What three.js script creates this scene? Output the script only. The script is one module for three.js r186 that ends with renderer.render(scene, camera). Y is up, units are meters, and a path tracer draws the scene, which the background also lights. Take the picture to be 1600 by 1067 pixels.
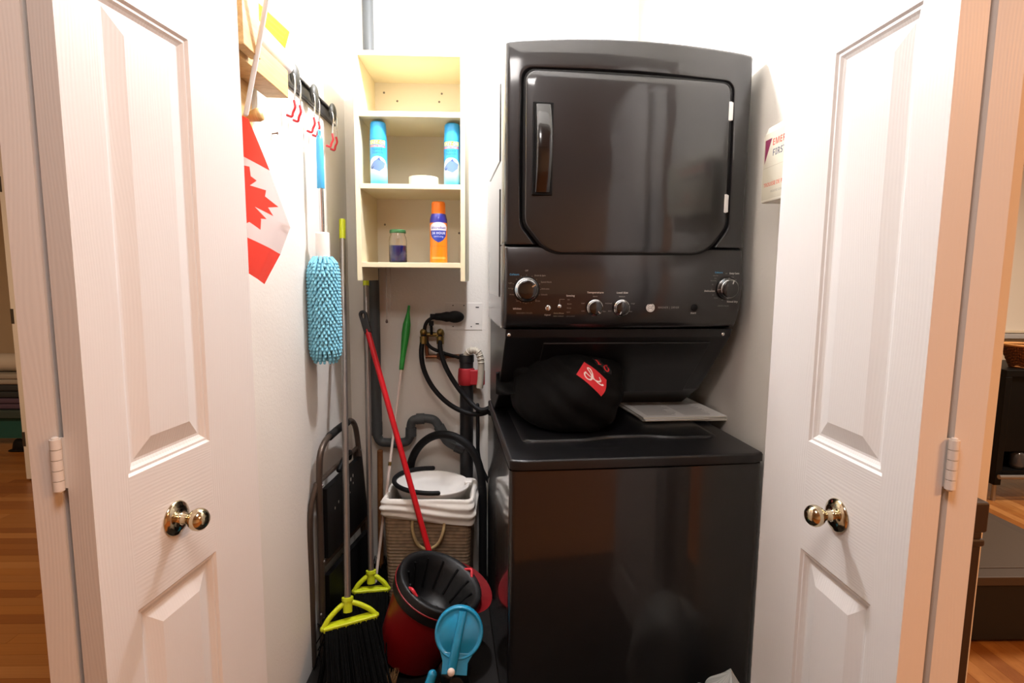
import * as THREE from 'three';
import { RoundedBoxGeometry } from 'three/addons/geometries/RoundedBoxGeometry.js';
import { mergeGeometries } from 'three/addons/utils/BufferGeometryUtils.js';
import { RectAreaLightUniformsLib } from 'three/addons/lights/RectAreaLightUniformsLib.js';
RectAreaLightUniformsLib.init();

// ---------- camera, lights, exposure ----------
const scene = new THREE.Scene();
scene.background = new THREE.Color(0x000000);
const D2R = Math.PI / 180;
const camera = new THREE.PerspectiveCamera(2 * Math.atan(533.5 / 870) / D2R, 1600 / 1067, 0.05, 60);
camera.position.set(0, 1.30, 0);
camera.rotation.order = 'YXZ';
camera.rotation.set(-6.6 * D2R, -1.6 * D2R, 0.5 * D2R);
const renderer = new THREE.WebGLRenderer({ antialias: true });
renderer.toneMapping = THREE.LinearToneMapping;
renderer.toneMappingExposure = 0.88;
renderer.shadowMap.enabled = true;
const BULB = { pos: [-0.03, 2.27, -1.72], color: 0xf8f8ff, power: 5.4 };
const UNSEEN_ROOM = { pos: [2.3, 2.385, 0.6], color: 0xffb87c, power: 92, size: 0.5 };  // unseen lamp, puts warm light on the door edges and left door
const UNSEEN_FRONT = { pos: [-0.05, 2.385, -0.12], color: 0xfff8f4, power: 31, size: 0.4 };  // out of view, placed to light the booklets, dryer front and door edges
const UNSEEN_LIVING = { pos: [3.4, 2.385, -2.2], color: 0xffecd6, power: 120, size: 0.45 };  // out of view, lights the living room floor and blind
const UNSEEN_LEFT = { pos: [-3.3, 2.385, -1.6], color: 0xffd9b0, power: 110, size: 0.35 };  // unseen lamp, placed to brighten the floorboards on the left

// ---------- helpers ----------
let seed = 7;
const rnd = () => { seed = (seed * 1664525 + 1013904223) >>> 0; return seed / 4294967296; };
const used = {};
function numbered(n) { const k = used[n] = (used[n] ?? -1) + 1; return k ? n + '_' + String(k).padStart(3, '0') : n; }
function tag(o, label, category, group) { o.userData.label = label; if (category) o.userData.category = category; if (group) o.userData.group = group; return o; }
function mesh(name, geo, mat, parent = scene) {
  if (Array.isArray(geo)) geo = merge(geo);
  const m = new THREE.Mesh(geo, mat); m.name = parent === scene ? numbered(name) : name;
  m.castShadow = m.receiveShadow = true; parent.add(m); return m;
}
function sub(name, geo, mat, parent, label) { const m = mesh(name, geo, mat, parent); let k = 0; for (const c of parent.children) if (c !== m && (c.userData.base === name)) k++; m.userData.base = name; if (k) m.name = name + '_' + String(k).padStart(3, '0'); if (label) m.userData.label = label; return m; }
function thing(name, label, category, pos = [0, 0, 0], group) {
  const g = new THREE.Group(); g.name = numbered(name); g.position.set(...pos); scene.add(g); tag(g, label, category, group); return g;
}
function struct(name, geo, mat, label) { const m = mesh(name, geo, mat); m.userData.kind = 'structure'; if (label) m.userData.label = label; return m; }
function merge(list) {
  const L = list.map(g => { g = g.index ? g.toNonIndexed() : g; for (const k of Object.keys(g.attributes)) if (!['position', 'normal', 'uv'].includes(k)) g.deleteAttribute(k); if (!g.attributes.uv) g.setAttribute('uv', new THREE.BufferAttribute(new Float32Array(g.attributes.position.count * 2), 2)); return g; });
  return mergeGeometries(L);
}
const V = (x, y, z) => new THREE.Vector3(x, y, z);
function box(x0, x1, y0, y1, z0, z1, r = 0) {
  const w = x1 - x0, h = y1 - y0, d = z1 - z0;
  const g = r ? new RoundedBoxGeometry(w, h, d, 2, r) : new THREE.BoxGeometry(w, h, d);
  g.translate((x0 + x1) / 2, (y0 + y1) / 2, (z0 + z1) / 2); return g;
}
function boxUV(g, swap) { // uv in metres from position & normal
  g = g.index ? g.toNonIndexed() : g; const p = g.attributes.position, n = g.attributes.normal, uv = new Float32Array(p.count * 2);
  for (let i = 0; i < p.count; i++) { const ax = Math.abs(n.getX(i)), ay = Math.abs(n.getY(i)), az = Math.abs(n.getZ(i)); let u, v;
    if (az >= ax && az >= ay) { u = p.getX(i); v = p.getY(i); } else if (ax >= ay) { u = p.getZ(i); v = p.getY(i); } else { u = p.getX(i); v = p.getZ(i); }
    if (swap) [u, v] = [v, u]; uv[2 * i] = u; uv[2 * i + 1] = v; }
  g.setAttribute('uv', new THREE.BufferAttribute(uv, 2)); return g;
}
function tube(pts, r, seg = 40, rad = 10, closed = false) {
  return new THREE.TubeGeometry(new THREE.CatmullRomCurve3(pts.map(p => V(...p)), closed, 'centripetal'), seg, r, rad, closed);
}
function ball(p, r, sx = 1, sy = 1, sz = 1) { const g = new THREE.SphereGeometry(r, 16, 12); g.scale(sx, sy, sz); g.translate(...p); return g; }
function capTube(pts, r, seg = 40, rad = 10) { return merge([tube(pts, r, seg, rad), ball(pts[0], r), ball(pts[pts.length - 1], r)]); }
function rod(a, b, r1, r2 = r1, rad = 14) { // r1 at a, r2 at b
  const A = V(...a), B = V(...b), d = B.clone().sub(A), g = new THREE.CylinderGeometry(r2, r1, d.length(), rad);
  g.translate(0, d.length() / 2, 0); g.applyQuaternion(new THREE.Quaternion().setFromUnitVectors(V(0, 1, 0), d.clone().normalize())); g.translate(...a); return g;
}
function bar(a, b, w, h) { // bevelled bar between two points, w across, h up
  const A = V(...a), B = V(...b), d = B.clone().sub(A), L = d.length(), g = new RoundedBoxGeometry(L, h, w, 2, Math.min(w, h) * 0.25);
  const x = d.clone().normalize(), z = V(0, 1, 0).cross(x).normalize().negate(), y = z.clone().cross(x);
  g.applyMatrix4(new THREE.Matrix4().makeBasis(x, y, z)); const c = A.add(B).multiplyScalar(0.5); g.translate(c.x, c.y, c.z); return g;
}
function lathe(pts, seg = 40) {
  const g = new THREE.LatheGeometry(pts.map(p => new THREE.Vector2(p[0], p[1])), seg); const ys = pts.map(p => p[1]), y0 = Math.min(...ys), y1 = Math.max(...ys), p = g.attributes.position, uv = g.attributes.uv;
  for (let i = 0; i < p.count; i++) uv.setY(i, (p.getY(i) - y0) / (y1 - y0 || 1)); return g;
}
function grid(nu, nv, f) {
  const pos = [], uv = [], idx = [];
  for (let j = 0; j <= nv; j++) for (let i = 0; i <= nu; i++) { const p = f(i / nu, j / nv); pos.push(p[0], p[1], p[2]); uv.push(p[3] ?? i / nu, p[4] ?? j / nv); }
  for (let j = 0; j < nv; j++) for (let i = 0; i < nu; i++) { const a = j * (nu + 1) + i, b = a + 1, c = a + nu + 1, d = c + 1; idx.push(a, b, d, a, d, c); }
  const g = new THREE.BufferGeometry(); g.setAttribute('position', new THREE.Float32BufferAttribute(pos, 3)); g.setAttribute('uv', new THREE.Float32BufferAttribute(uv, 2)); g.setIndex(idx); g.computeVertexNormals(); return g;
}
function hash(x, y, z = 0) { let n = Math.imul(x | 0, 374761393) + Math.imul(y | 0, 668265263) + Math.imul(z | 0, 1274126177); n = Math.imul(n ^ (n >>> 13), 1274126177); return ((n ^ (n >>> 16)) >>> 0) / 4294967296; }
function noise(x, y, px = 0, py = 0) { // periodic value noise
  const xi = Math.floor(x), yi = Math.floor(y), fx = x - xi, fy = y - yi, s = t => t * t * (3 - 2 * t);
  const w = (a, p) => p ? ((a % p) + p) % p : a, h = (a, b) => hash(w(a, px), w(b, py));
  const u = s(fx), v = s(fy); return (h(xi, yi) * (1 - u) + h(xi + 1, yi) * u) * (1 - v) + (h(xi, yi + 1) * (1 - u) + h(xi + 1, yi + 1) * u) * v;
}
function noise3(x, y, z) { return noise(x + 13.1 * z, y - 7.7 * z) * 0.5 + noise(y * 1.1 + 31, z * 1.1 + x * 0.3) * 0.5; }
function dataTex(n, m, f, srgb, rx = 1, ry = 1) {
  const d = new Uint8Array(n * m * 4);
  for (let j = 0; j < m; j++) for (let i = 0; i < n; i++) { const c = f(i / n, j / m), k = 4 * (j * n + i); if (typeof c === 'number') { d[k] = d[k + 1] = d[k + 2] = Math.max(0, Math.min(255, c * 255)); } else { d[k] = Math.min(255, c[0] * 255); d[k + 1] = Math.min(255, c[1] * 255); d[k + 2] = Math.min(255, c[2] * 255); } d[k + 3] = 255; }
  const t = new THREE.DataTexture(d, n, m); t.wrapS = t.wrapT = THREE.RepeatWrapping; t.magFilter = THREE.LinearFilter; t.repeat.set(rx, ry); if (srgb) t.colorSpace = THREE.SRGBColorSpace; t.needsUpdate = true; return t;
}
function canvasTex(w, h, draw) {
  const c = document.createElement('canvas'); c.width = w; c.height = h; const x = c.getContext('2d'); draw(x, w, h);
  const t = new THREE.CanvasTexture(c); t.colorSpace = THREE.SRGBColorSpace; t.magFilter = THREE.LinearFilter; return t;
}
const std = (color, roughness = 0.6, extra = {}) => new THREE.MeshPhysicalMaterial({ color, roughness, ...extra });

// ---------- materials ----------
const grainTex = dataTex(512, 512, (u, v) => { // embossed wood grain, running along v
  const w = noise(u * 6, v * 2, 6, 2) * 0.09 + noise(u * 16, v * 5, 16, 5) * 0.02;
  const l = Math.sin((u + w) * Math.PI * 2 * 44 + 3 * noise(u * 4, v * 3, 4, 3)); return 0.5 + 0.3 * l * (0.35 + 0.65 * noise(u * 24, v * 6, 24, 6)) + 0.25 * (noise(u * 90, v * 20, 90, 20) - 0.5);
}, false, 4, 1.6);
const rollTex = dataTex(256, 256, (u, v) => 0.6 * noise(u * 40, v * 40, 40, 40) + 0.4 * noise(u * 90, v * 90, 90, 90), false, 4, 4);
const M = {
  door: std(0xe6e2de, 0.42, { bumpMap: grainTex, bumpScale: 0.0002 }),
  doorEdge: std(0xdfdad4, 0.5),
  wall: std(0xe4dfd6, 0.72, { bumpMap: rollTex, bumpScale: 0.0003 }),
  warmWall: std(0xd9c9ae, 0.85),
  ceiling: std(0xe9e6e0, 0.9),
  trim: std(0xe6e3de, 0.45),
  dark: std(0x1b1b1d, 0.36, { metalness: 0.3, clearcoat: 0.9, clearcoatRoughness: 0.07 }),
  darkSoft: std(0x131316, 0.42, { metalness: 0.3, clearcoat: 0.3, clearcoatRoughness: 0.25 }),
  black: std(0x080809, 0.5, { specularIntensity: 0.4 }),
  blackGloss: std(0x0c0c0d, 0.22, { clearcoat: 0.6 }),
  rubber: std(0x0f0f10, 0.62, { specularIntensity: 0.5 }),
  chrome: std(0xd6d6d6, 0.14, { metalness: 1 }),
  brass: std(0xcdc0a2, 0.13, { metalness: 1 }),
  steel: std(0x9d9a98, 0.34, { metalness: 0.85 }),
  copper: std(0x8a5b40, 0.4, { metalness: 0.8 }),
  oldBrass: std(0x8a7440, 0.4, { metalness: 0.8 }),
  white: std(0xe9e7e3, 0.45),
  cream: std(0xe9dcb8, 0.5),
  creamBack: std(0xe6ddc8, 0.6),
  pine: std(0xe2bd7c, 0.5, { map: null }),
  lime: std(0xc9d41c, 0.42),
  bristle: std(0x020202, 0.95, { specularIntensity: 0.25 }),
  red: std(0x80070c, 0.45),
  redHandle: std(0xc2101c, 0.35),
  blue: std(0x1f93bd, 0.3, { clearcoat: 0.5 }),
  bronze: std(0x54483f, 0.4, { metalness: 0.6 }),
};
const woodGrain = dataTex(256, 256, (u, v) => { const g = noise(u * 3, v * 40, 3, 40) * 0.6 + noise(u * 8, v * 110, 8, 110) * 0.4; return [0.86 + 0.14 * g, 0.80 + 0.2 * g, 0.74 + 0.26 * g]; }, true);
M.pine.map = woodGrain;

// ---------- room shell ----------
const H = 2.44, T = 0.1;
const subfloor = struct('floor', box(-5.2, 5.8, -0.25, -0.019, -5.2, 2.4), std(0x3a2a1c, 0.8), 'floor of oak strip boards');
{
  const tones = [0xb07a41, 0xa56d36, 0xbd8850, 0x9b6430, 0xb47c3f].map(c => std(c, 0.34, { map: woodGrain, clearcoat: 0.25, clearcoatRoughness: 0.3 }));
  const W = 0.0575;
  // bedroom side: boards run across the view; living side: boards run away from the camera
  for (let z = -1.3, k = 0; z > -5.0; z -= W, k++) { let x = -4.9 + (k * 0.37 % 0.9); let x0 = -4.95; while (x0 < -0.95) { const x1 = Math.min(-0.93, x); if (x1 - x0 > 0.05) sub('plank', box(x0 + 0.0006, x1 - 0.0006, -0.02, 0, z - W + 0.0007, z), tones[(hash(k, Math.round(x * 10)) * 5) | 0], subfloor); x0 = x1; x += 1.35 + 0.6 * hash(k, 5); } }
  for (let x = 1.12, k = 0; x < 3.9; x += W, k++) { let z0 = -4.95, z = -4.9 + (k * 0.53 % 1.1); while (z0 < -0.4) { const z1 = Math.min(-0.4, z); if (z1 - z0 > 0.05) sub('plank', box(x, x + W - 0.0007, -0.02, 0, z0 + 0.0006, z1 - 0.0006), tones[(hash(k + 99, Math.round(z * 10)) * 5) | 0], subfloor); z0 = z1; z += 1.6 + 0.7 * hash(k, 9); } }
  const broad = std(0xa87039, 0.36, { map: woodGrain });
  struct('floor_behind', box(-5.2, 5.8, -0.02, -0.001, -0.39, 2.4), broad);
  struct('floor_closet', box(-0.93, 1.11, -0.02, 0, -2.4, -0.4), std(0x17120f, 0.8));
}
struct('ceiling', box(-5.2, 5.8, H, H + T, -5.2, 2.4), M.ceiling);
struct('wall_back', boxUV(box(-0.74, 0.88, 0, H, -2.4, -2.3)), M.wall, 'white painted back wall of the closet');
struct('wall_left', boxUV(box(-0.735, -0.605, 0, H, -2.3, -1.17)), M.wall, 'white painted left wall of the closet');
struct('wall_right', boxUV(box(0.76, 0.88, 0, H, -2.3, -1.165)), M.wall, 'white painted right wall of the closet');
struct('wall_header', boxUV(box(-0.735, 0.88, 2.07, H, -1.165, -1.065)), M.wall);
struct('wall_front', boxUV(box(0.80, 1.034, 0, H, -1.165, -1.10)), M.trim, 'narrow front wall beside the right folding door');
struct('wall_hall', box(-5.2, -5.1, 0, H, -5.2, 2.4), std(0xd2cec4, 0.85));
struct('wall_bedroom', box(-5.1, -0.9, 0, H, -5.2, -5.1), M.warmWall);
struct('wall_living', box(-0.9, 5.7, 0, H, -4.5, -4.4), std(0xd8ccb8, 0.85));
struct('wall_living_side', box(5.7, 5.8, 0, H, -5.2, 2.4), M.warmWall);
struct('wall_behind', box(-5.2, 5.8, 0, H, 2.3, 2.4), M.warmWall);
struct('wall_partition', box(-0.9, -0.78, 0, H, -5.1, -2.4), M.warmWall);
struct('baseboard_living', box(-0.78, 5.7, 0, 0.1, -4.4, -4.385), M.trim);

// closet bulb, and unseen lamps placed to light the rooms and doors
{
  const g = thing('ceiling_bulb', 'round white closet bulb on the ceiling above the dryer', 'lamp', [BULB.pos[0], H, BULB.pos[2]]);
  sub('lamp_holder', lathe([[0, 0], [0.05, 0], [0.05, -0.012], [0.03, -0.03], [0.022, -0.08], [0, -0.08]]), M.white, g);
  sub('bulb', ball([0, BULB.pos[1] - H, 0], 0.05), new THREE.MeshStandardMaterial({ color: 0xffffff, emissive: BULB.color, emissiveIntensity: 8 }), g);
  const l = new THREE.PointLight(BULB.color, BULB.power); l.position.set(...BULB.pos); l.castShadow = true; l.shadow.radius = 2; scene.add(l);
}
function unseenLamp(c, label) {  // lamp out of view, with its frame and diffuser
  const g = thing('unseen_ceiling_lamp', label, 'lamp', [c.pos[0], H, c.pos[2]]);
  sub('frame', box(-c.size / 2 - 0.02, c.size / 2 + 0.02, -0.045, -0.001, -c.size / 2 - 0.02, c.size / 2 + 0.02, 0.008), M.trim, g);
  sub('diffuser', box(-c.size / 2, c.size / 2, -0.05, -0.044, -c.size / 2, c.size / 2), new THREE.MeshStandardMaterial({ color: 0xffffff, emissive: c.color, emissiveIntensity: 3 }), g);
  const l = new THREE.RectAreaLight(c.color, c.power, c.size, c.size); l.position.set(...c.pos); l.lookAt(c.pos[0], 0, c.pos[2]); scene.add(l);
}
unseenLamp(UNSEEN_ROOM, 'unseen square warm ceiling lamp placed to light the door edges and the left door');
unseenLamp(UNSEEN_FRONT, 'unseen square white ceiling lamp before the closet, placed to light the dryer and booklets');
unseenLamp(UNSEEN_LEFT, 'unseen small square warm ceiling lamp placed to light the floor on the left');
unseenLamp(UNSEEN_LIVING, 'unseen square warm ceiling lamp placed to light the living room');

// ---------- folding doors ----------
const LW = 0.4035;
function panelRelief(x0, x1, y0, y1) { // moulded raised panel between sticking edges
  const prof = [[0, 0], [0.004, -0.0035], [0.008, -0.0035], [0.012, -0.0065], [0.017, -0.009], [0.021, -0.009], [0.05, -0.001], [0.05, -0.001]];
  const parts = [];
  for (let i = 0; i < prof.length - 2; i++) {
    const [d0, h0] = prof[i], [d1, h1] = prof[i + 1];
    const A = [[x0 + d0, y0 + d0], [x1 - d0, y0 + d0], [x1 - d0, y1 - d0], [x0 + d0, y1 - d0]], B = [[x0 + d1, y0 + d1], [x1 - d1, y0 + d1], [x1 - d1, y1 - d1], [x0 + d1, y1 - d1]];
    for (let k = 0; k < 4; k++) { const l = (k + 1) % 4, pos = [[...A[k], h0], [...A[l], h0], [...B[l], h1], [...A[k], h0], [...B[l], h1], [...B[k], h1]].flat();
      const g = new THREE.BufferGeometry(); g.setAttribute('position', new THREE.Float32BufferAttribute(pos, 3)); g.computeVertexNormals(); parts.push(boxUV(g, false)); }
  }
  const d = prof.at(-1)[0], h = prof.at(-1)[1]; const f = new THREE.PlaneGeometry(x1 - x0 - 2 * d, y1 - y0 - 2 * d); f.translate((x0 + x1) / 2, (y0 + y1) / 2, h); parts.push(boxUV(f));
  return parts;
}
function leafGeo(mirror, LT) { // face at z=0 towards +z, x from the hinged (near) edge
  const mx = x => mirror ? LW - x : x; const X = (a, b) => mirror ? [mx(b), mx(a)] : [a, b];
  const px = X(0.064, 0.254), rows = [[0.02, 0.16], [0.785, 0.997], [1.693, 1.79], [1.93, 2.035]], pan = [[0.16, 0.785], [0.997, 1.693], [1.79, 1.93]];
  const out = [boxUV(box(0, px[0], 0.02, 2.035, -LT, 0)), boxUV(box(px[1], LW, 0.02, 2.035, -LT, 0))];
  for (const [a, b] of rows) out.push(boxUV(box(px[0], px[1], a, b, -LT, 0), true));
  for (const [a, b] of pan) { out.push(boxUV(box(px[0], px[1], a, b, -LT, -0.0095))); out.push(...panelRelief(px[0], px[1], a, b)); }
  return merge(out);
}
function knobGeo() { // axis +z
  const g = lathe([[0, 0], [0.029, 0], [0.0295, 0.002], [0.027, 0.005], [0.022, 0.0065], [0.021, 0.008], [0.017, 0.0085], [0.0105, 0.010], [0.009, 0.014], [0.0085, 0.022], [0.010, 0.026], [0.0155, 0.031], [0.0185, 0.037], [0.0190, 0.043], [0.0170, 0.049], [0.012, 0.0535], [0.006, 0.0555], [0, 0.056]], 40);
  g.rotateX(Math.PI / 2); return g;
}
function hingeParts(parent, x, z, ys) {
  for (const y of ys) {
    const h = sub('hinge', [box(x - 0.011, x + 0.011, y - 0.036, y + 0.036, z - 0.0100, z - 0.0085)], M.trim, parent);
    for (let i = 0; i < 5; i++) sub('knuckle', merge([rod([x, y - 0.036 + i * 0.0146, z], [x, y - 0.036 + i * 0.0146 + 0.0136, z], 0.0068)]), M.trim, h);
    sub('hinge_pin', merge([rod([x, y - 0.0375, z], [x, y + 0.0375, z], 0.0045), ball([x, y + 0.0375, z], 0.0046, 1, 0.5, 1), ball([x, y - 0.0375, z], 0.0046, 1, 0.5, 1)]), M.trim, h);
  }
}
function bifold(name, label, x0, z0, side, ang, ang2, gap, LT) {
  // side +1: left door (knob face looks right); -1: right door
  const g = new THREE.Group(); g.name = name; g.position.set(x0, 0, z0); scene.add(g); g.userData = { kind: 'structure', label };
  const lead = sub('door_leaf', leafGeo(side < 0, LT), M.door, g), piv = sub('door_leaf', leafGeo(side > 0, LT), M.door, g);
  const place = (m, th, ox, flip, near) => { m.rotation.y = th; };
  if (side > 0) {
    lead.rotation.y = (90 - ang) * D2R; piv.rotation.y = -(90 - ang2) * D2R;
    // pivot leaf face looks left; its local x runs towards the camera, so shift it by a leaf width
    const c = Math.cos(piv.rotation.y), s = Math.sin(piv.rotation.y); piv.position.set(-gap - LT * 2 - LW * c, 0, LW * s + 0.0);
  } else {
    lead.rotation.y = -(90 - ang) * D2R; const c = Math.cos(lead.rotation.y), s = Math.sin(lead.rotation.y); lead.position.set(-LW * c, 0, LW * s);
    piv.rotation.y = (90 - ang2) * D2R; piv.position.set(gap + LT * 2, 0, 0);
  }
  const k = sub('door_knob', knobGeo(), M.brass, lead, 'polished brass round knob'); k.position.set(side > 0 ? 0.156 : LW - 0.158, 0.893, 0);
  hingeParts(g, side > 0 ? -LT - gap / 2 - 0.001 : LT + gap / 2 + 0.001, 0.004, [1.80, 1.04, 0.25]);
  return g;
}
bifold('door_1', 'white moulded folding door on the left with a brass knob', -0.557, -0.755, 1, 7.5, 7.5, 0.008, 0.036);
bifold('door_2', 'white moulded folding door on the right with a brass knob', 0.602, -0.755, -1, 2.6, 3.0, 0.011, 0.0415);

// ---------- stacked washer and dryer ----------
const UNIT = [0.388, 0, -1.433], UROT = 5.4 * D2R;
const unitPt = (x, y, z) => [UNIT[0] + x * Math.cos(UROT) + z * Math.sin(UROT), y, UNIT[2] - x * Math.sin(UROT) + z * Math.cos(UROT)];
{
  const U = thing('stacked_washer_dryer', 'tall dark grey stacked laundry machine, dryer above washer, between the closet walls', 'washer dryer', UNIT);
  U.rotation.y = UROT;
  const HW = 0.353, FZ = -0.17;
  const bow = x => FZ + 0.016 * (1 - (x / HW) ** 2);
  // outlines sampled by angle about the door centre
  const cx = -0.005, cy = 1.61, N = 360;
  const doorPoly = [[-0.300, 1.853], [0.285, 1.845], [0.289, 1.45], [0.228, 1.371], [-0.232, 1.366], [-0.299, 1.448]];
  function rounded(poly, rads) { const out = []; const n = poly.length; for (let i = 0; i < n; i++) { const p = V(...poly[i], 0), a = V(...poly[(i + n - 1) % n], 0), b = V(...poly[(i + 1) % n], 0), r = rads[i]; const da = a.sub(p).normalize(), db = b.sub(p).normalize(), ang = da.angleTo(db), t = r / Math.tan(ang / 2), c = p.clone().addScaledVector(da.clone().add(db).normalize(), r / Math.sin(ang / 2)); const A = p.clone().addScaledVector(da, t), B = p.clone().addScaledVector(db, t); for (let k = 0; k <= 8; k++) { const q = A.clone().lerp(B, k / 8).sub(c).normalize().multiplyScalar(r).add(c); out.push([q.x, q.y]); } } return out; }
  function polar(poly, flip) { // polygon as radius per angle
    const R = []; for (let k = 0; k < N; k++) { const a = k / N * Math.PI * 2, dx = Math.cos(a), dy = Math.sin(a); let best = 0; for (let i = 0; i < poly.length; i++) { const p = poly[i], q = poly[(i + 1) % poly.length], ex = q[0] - p[0], ey = q[1] - p[1], den = dx * ey - dy * ex; if (Math.abs(den) < 1e-9) continue; const t = ((p[0] - cx) * ey - (p[1] - cy) * ex) / den, s = ((p[0] - cx) * dy - (p[1] - cy) * dx) / den; if (t > 0 && s >= -1e-6 && s <= 1 + 1e-6) best = Math.max(best, t); } R.push([cx + dx * best, cy + dy * best]); } return R; }
  const scaleO = (o, d) => o.map(([x, y]) => { const r = Math.hypot(x - cx, y - cy), f = (r + d) / r; return [cx + (x - cx) * f, cy + (y - cy) * f]; });
  const door = polar(rounded(doorPoly, [0.028, 0.028, 0.05, 0.09, 0.09, 0.05]));
  const topArc = []; for (let i = 0; i <= 24; i++) { const x = 0.345 - 0.690 * i / 24; topArc.push([x, 1.930 + 0.014 * (1 - (x / 0.353) ** 2) - (i === 0 || i === 24 ? 0.0015 : 0)]); }
  const outerPoly = [[0.353, 1.391], [0.353, 1.923], ...topArc, [-0.353, 1.923], [-0.353, 1.391]];
  const outer = polar(outerPoly); for (const v of outerPoly) { let b = 0, bd = 9; outer.forEach((o, i) => { const d = Math.hypot(o[0] - v[0], o[1] - v[1]); if (d < bd) { bd = d; b = i; } }); if (bd < 0.006) outer[b] = [v[0], v[1]]; }
  function rings(list, close) { // list of [outline, zfun]
    const pos = [], idx = []; for (const [o, zf] of list) for (const p of o) pos.push(p[0], p[1], zf(p[0], p[1]));
    for (let j = 0; j < list.length - 1; j++) for (let i = 0; i < N; i++) { const a = j * N + i, b = j * N + (i + 1) % N, c = a + N, d = b + N; idx.push(a, c, d, a, d, b); }
    if (close) { const c = pos.length / 3, z = list[0][1](cx, cy); pos.push(cx, cy, z); for (let i = 0; i < N; i++) idx.push(c, i, (i + 1) % N); }
    const g = new THREE.BufferGeometry(); g.setAttribute('position', new THREE.Float32BufferAttribute(pos, 3)); g.setIndex(idx); g.computeVertexNormals(); return g;
  }
  const zb = d => x => bow(x) + d;
  const lerpO = (a, b, t) => a.map((p, i) => [p[0] + (b[i][0] - p[0]) * t, p[1] + (b[i][1] - p[1]) * t]);
  // fascia: sunk bezel round the door, rounded outer edge, sides running back
  const bez = scaleO(door, 0.004), bez2 = scaleO(door, 0.016).map((p, i) => [p[0], Math.max(p[1], 1.391)]);
  const bezC = bez.map(p => [p[0], Math.max(p[1], 1.391)]);
  const inn = d => outer.map(([x, y]) => [Math.max(-0.353 + d, Math.min(0.353 - d, x)), y > 1.90 ? y - d * Math.min(1, (y - 1.90) / 0.02) : y]);
  const outer2 = inn(0.010), outer3 = inn(0.003);
  sub('dryer_body', rings([[bezC, zb(-0.014)], [lerpO(bezC, bez2, 0.35), zb(-0.009)], [lerpO(bezC, bez2, 0.8), zb(-0.0015)], [bez2, zb(0)], [lerpO(bez2, outer2, 0.12), zb(0)], [lerpO(bez2, outer2, 0.5), zb(0)], [outer2, zb(0)], [outer3, zb(-0.003)], [outer, zb(-0.010)], [outer, () => -0.26], [outer, () => -0.72]]), M.dark, U);
  sub('dryer_back', rings([[outer, () => -0.72]], true), M.darkSoft, U);
  sub('door_gasket', rings([[scaleO(door, 0.0045), zb(0.0030)], [scaleO(door, 0.0045), zb(-0.03)]], true), M.black, U);
  const list = []; for (const t of [0.08, 0.2, 0.35, 0.5, 0.65, 0.8, 0.92]) list.push([door.map(([x, y]) => [cx + (x - cx) * t, cy + (y - cy) * t]), (x, y) => bow(x) + 0.006 + 0.005 * (1 - t * t)]);
  list.push([scaleO(door, -0.006), zb(0.0055)], [scaleO(door, -0.0015), zb(0.003)], [door, zb(-0.001)], [door, zb(-0.012)]);
  const dd = sub('dryer_door', rings(list, true), M.dark, U);
  // arched pull handle in a shallow black recess
  const hx = -0.252, hy0 = 1.523, hy1 = 1.770;
  const hh = sub('door_handle', grid(16, 28, (u, v) => { const a = v * 2 - 1, y = hy0 + 0.008 + (hy1 - hy0 - 0.016) * v, w = 0.0235, s = u * 2 - 1; const zc = bow(hx) + 0.012 + 0.030 * (1 - a * a); return [hx + w * s * (1), y, zc + 0.006 * (1 - s ** 4) - 0.010 * (Math.abs(s) > 0.99 ? 1 : 0)]; }), M.blackGloss, dd, 'glossy black vertical pull handle');
  sub('handle_recess', box(hx - 0.0285, hx + 0.0285, hy0, hy1, bow(hx) + 0.0035, bow(hx) + 0.0118, 0.003), M.black, dd);
  for (const y of [1.770, 1.515]) sub('door_hinge', merge([box(0.279, 0.289, y - 0.026, y + 0.026, bow(0.285) - 0.004, bow(0.285) + 0.007, 0.002), rod([0.290, y - 0.024, bow(0.29) + 0.003], [0.290, y + 0.024, bow(0.29) + 0.003], 0.0035)]), M.white, U, 'small white hinge');
  // control panel
  const py = y => (1.388 - y) / (1.388 - 1.15) * 700, pxx = x => (x + 0.353) / 0.706 * 2048;
  const panelTex = canvasTex(2048, 700, (c, w, h) => {
    c.fillStyle = '#232224'; c.fillRect(0, 0, w, h);
    const t = (s, x, y, size, col = '#b9b6b2', al = 'center', wt = '') => { c.font = wt + ' ' + size + 'px sans-serif'; c.fillStyle = col; c.textAlign = al; c.fillText(s, pxx(x), py(y)); };
    const B = 'bold';
    // washer cycle dial
    t('Colours', -0.339, 1.305, 21, '#4aa3d8', 'left', B); t('Off', -0.292, 1.316, 18);
    t('Whites', -0.328, 1.209, 21, '#d8d5d0', 'left', B); t('WASHER CYCLES', -0.318, 1.197, 18, '#8c8985', 'left');
    [['Light', -0.344, 1.282], ['Normal', -0.344, 1.267], ['Heavy', -0.340, 1.25]].forEach(a => t(a[0], a[1] + 0.001, a[2], 15, '#9a9792', 'left'));
    [['Drain & Spin', -0.270, 1.303], ['Speed Wash', -0.252, 1.285], ['Delicates', -0.250, 1.266], ['Casuals', -0.251, 1.25], ['Rinse', -0.266, 1.232]].forEach(a => t(a[0], a[1], a[2], 16, '#a5a29d', 'left'));
    t('Heavy', -0.313, 1.232, 14); t('Medium', -0.292, 1.228, 14);
    c.strokeStyle = '#85827e'; c.lineWidth = 4;
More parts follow.
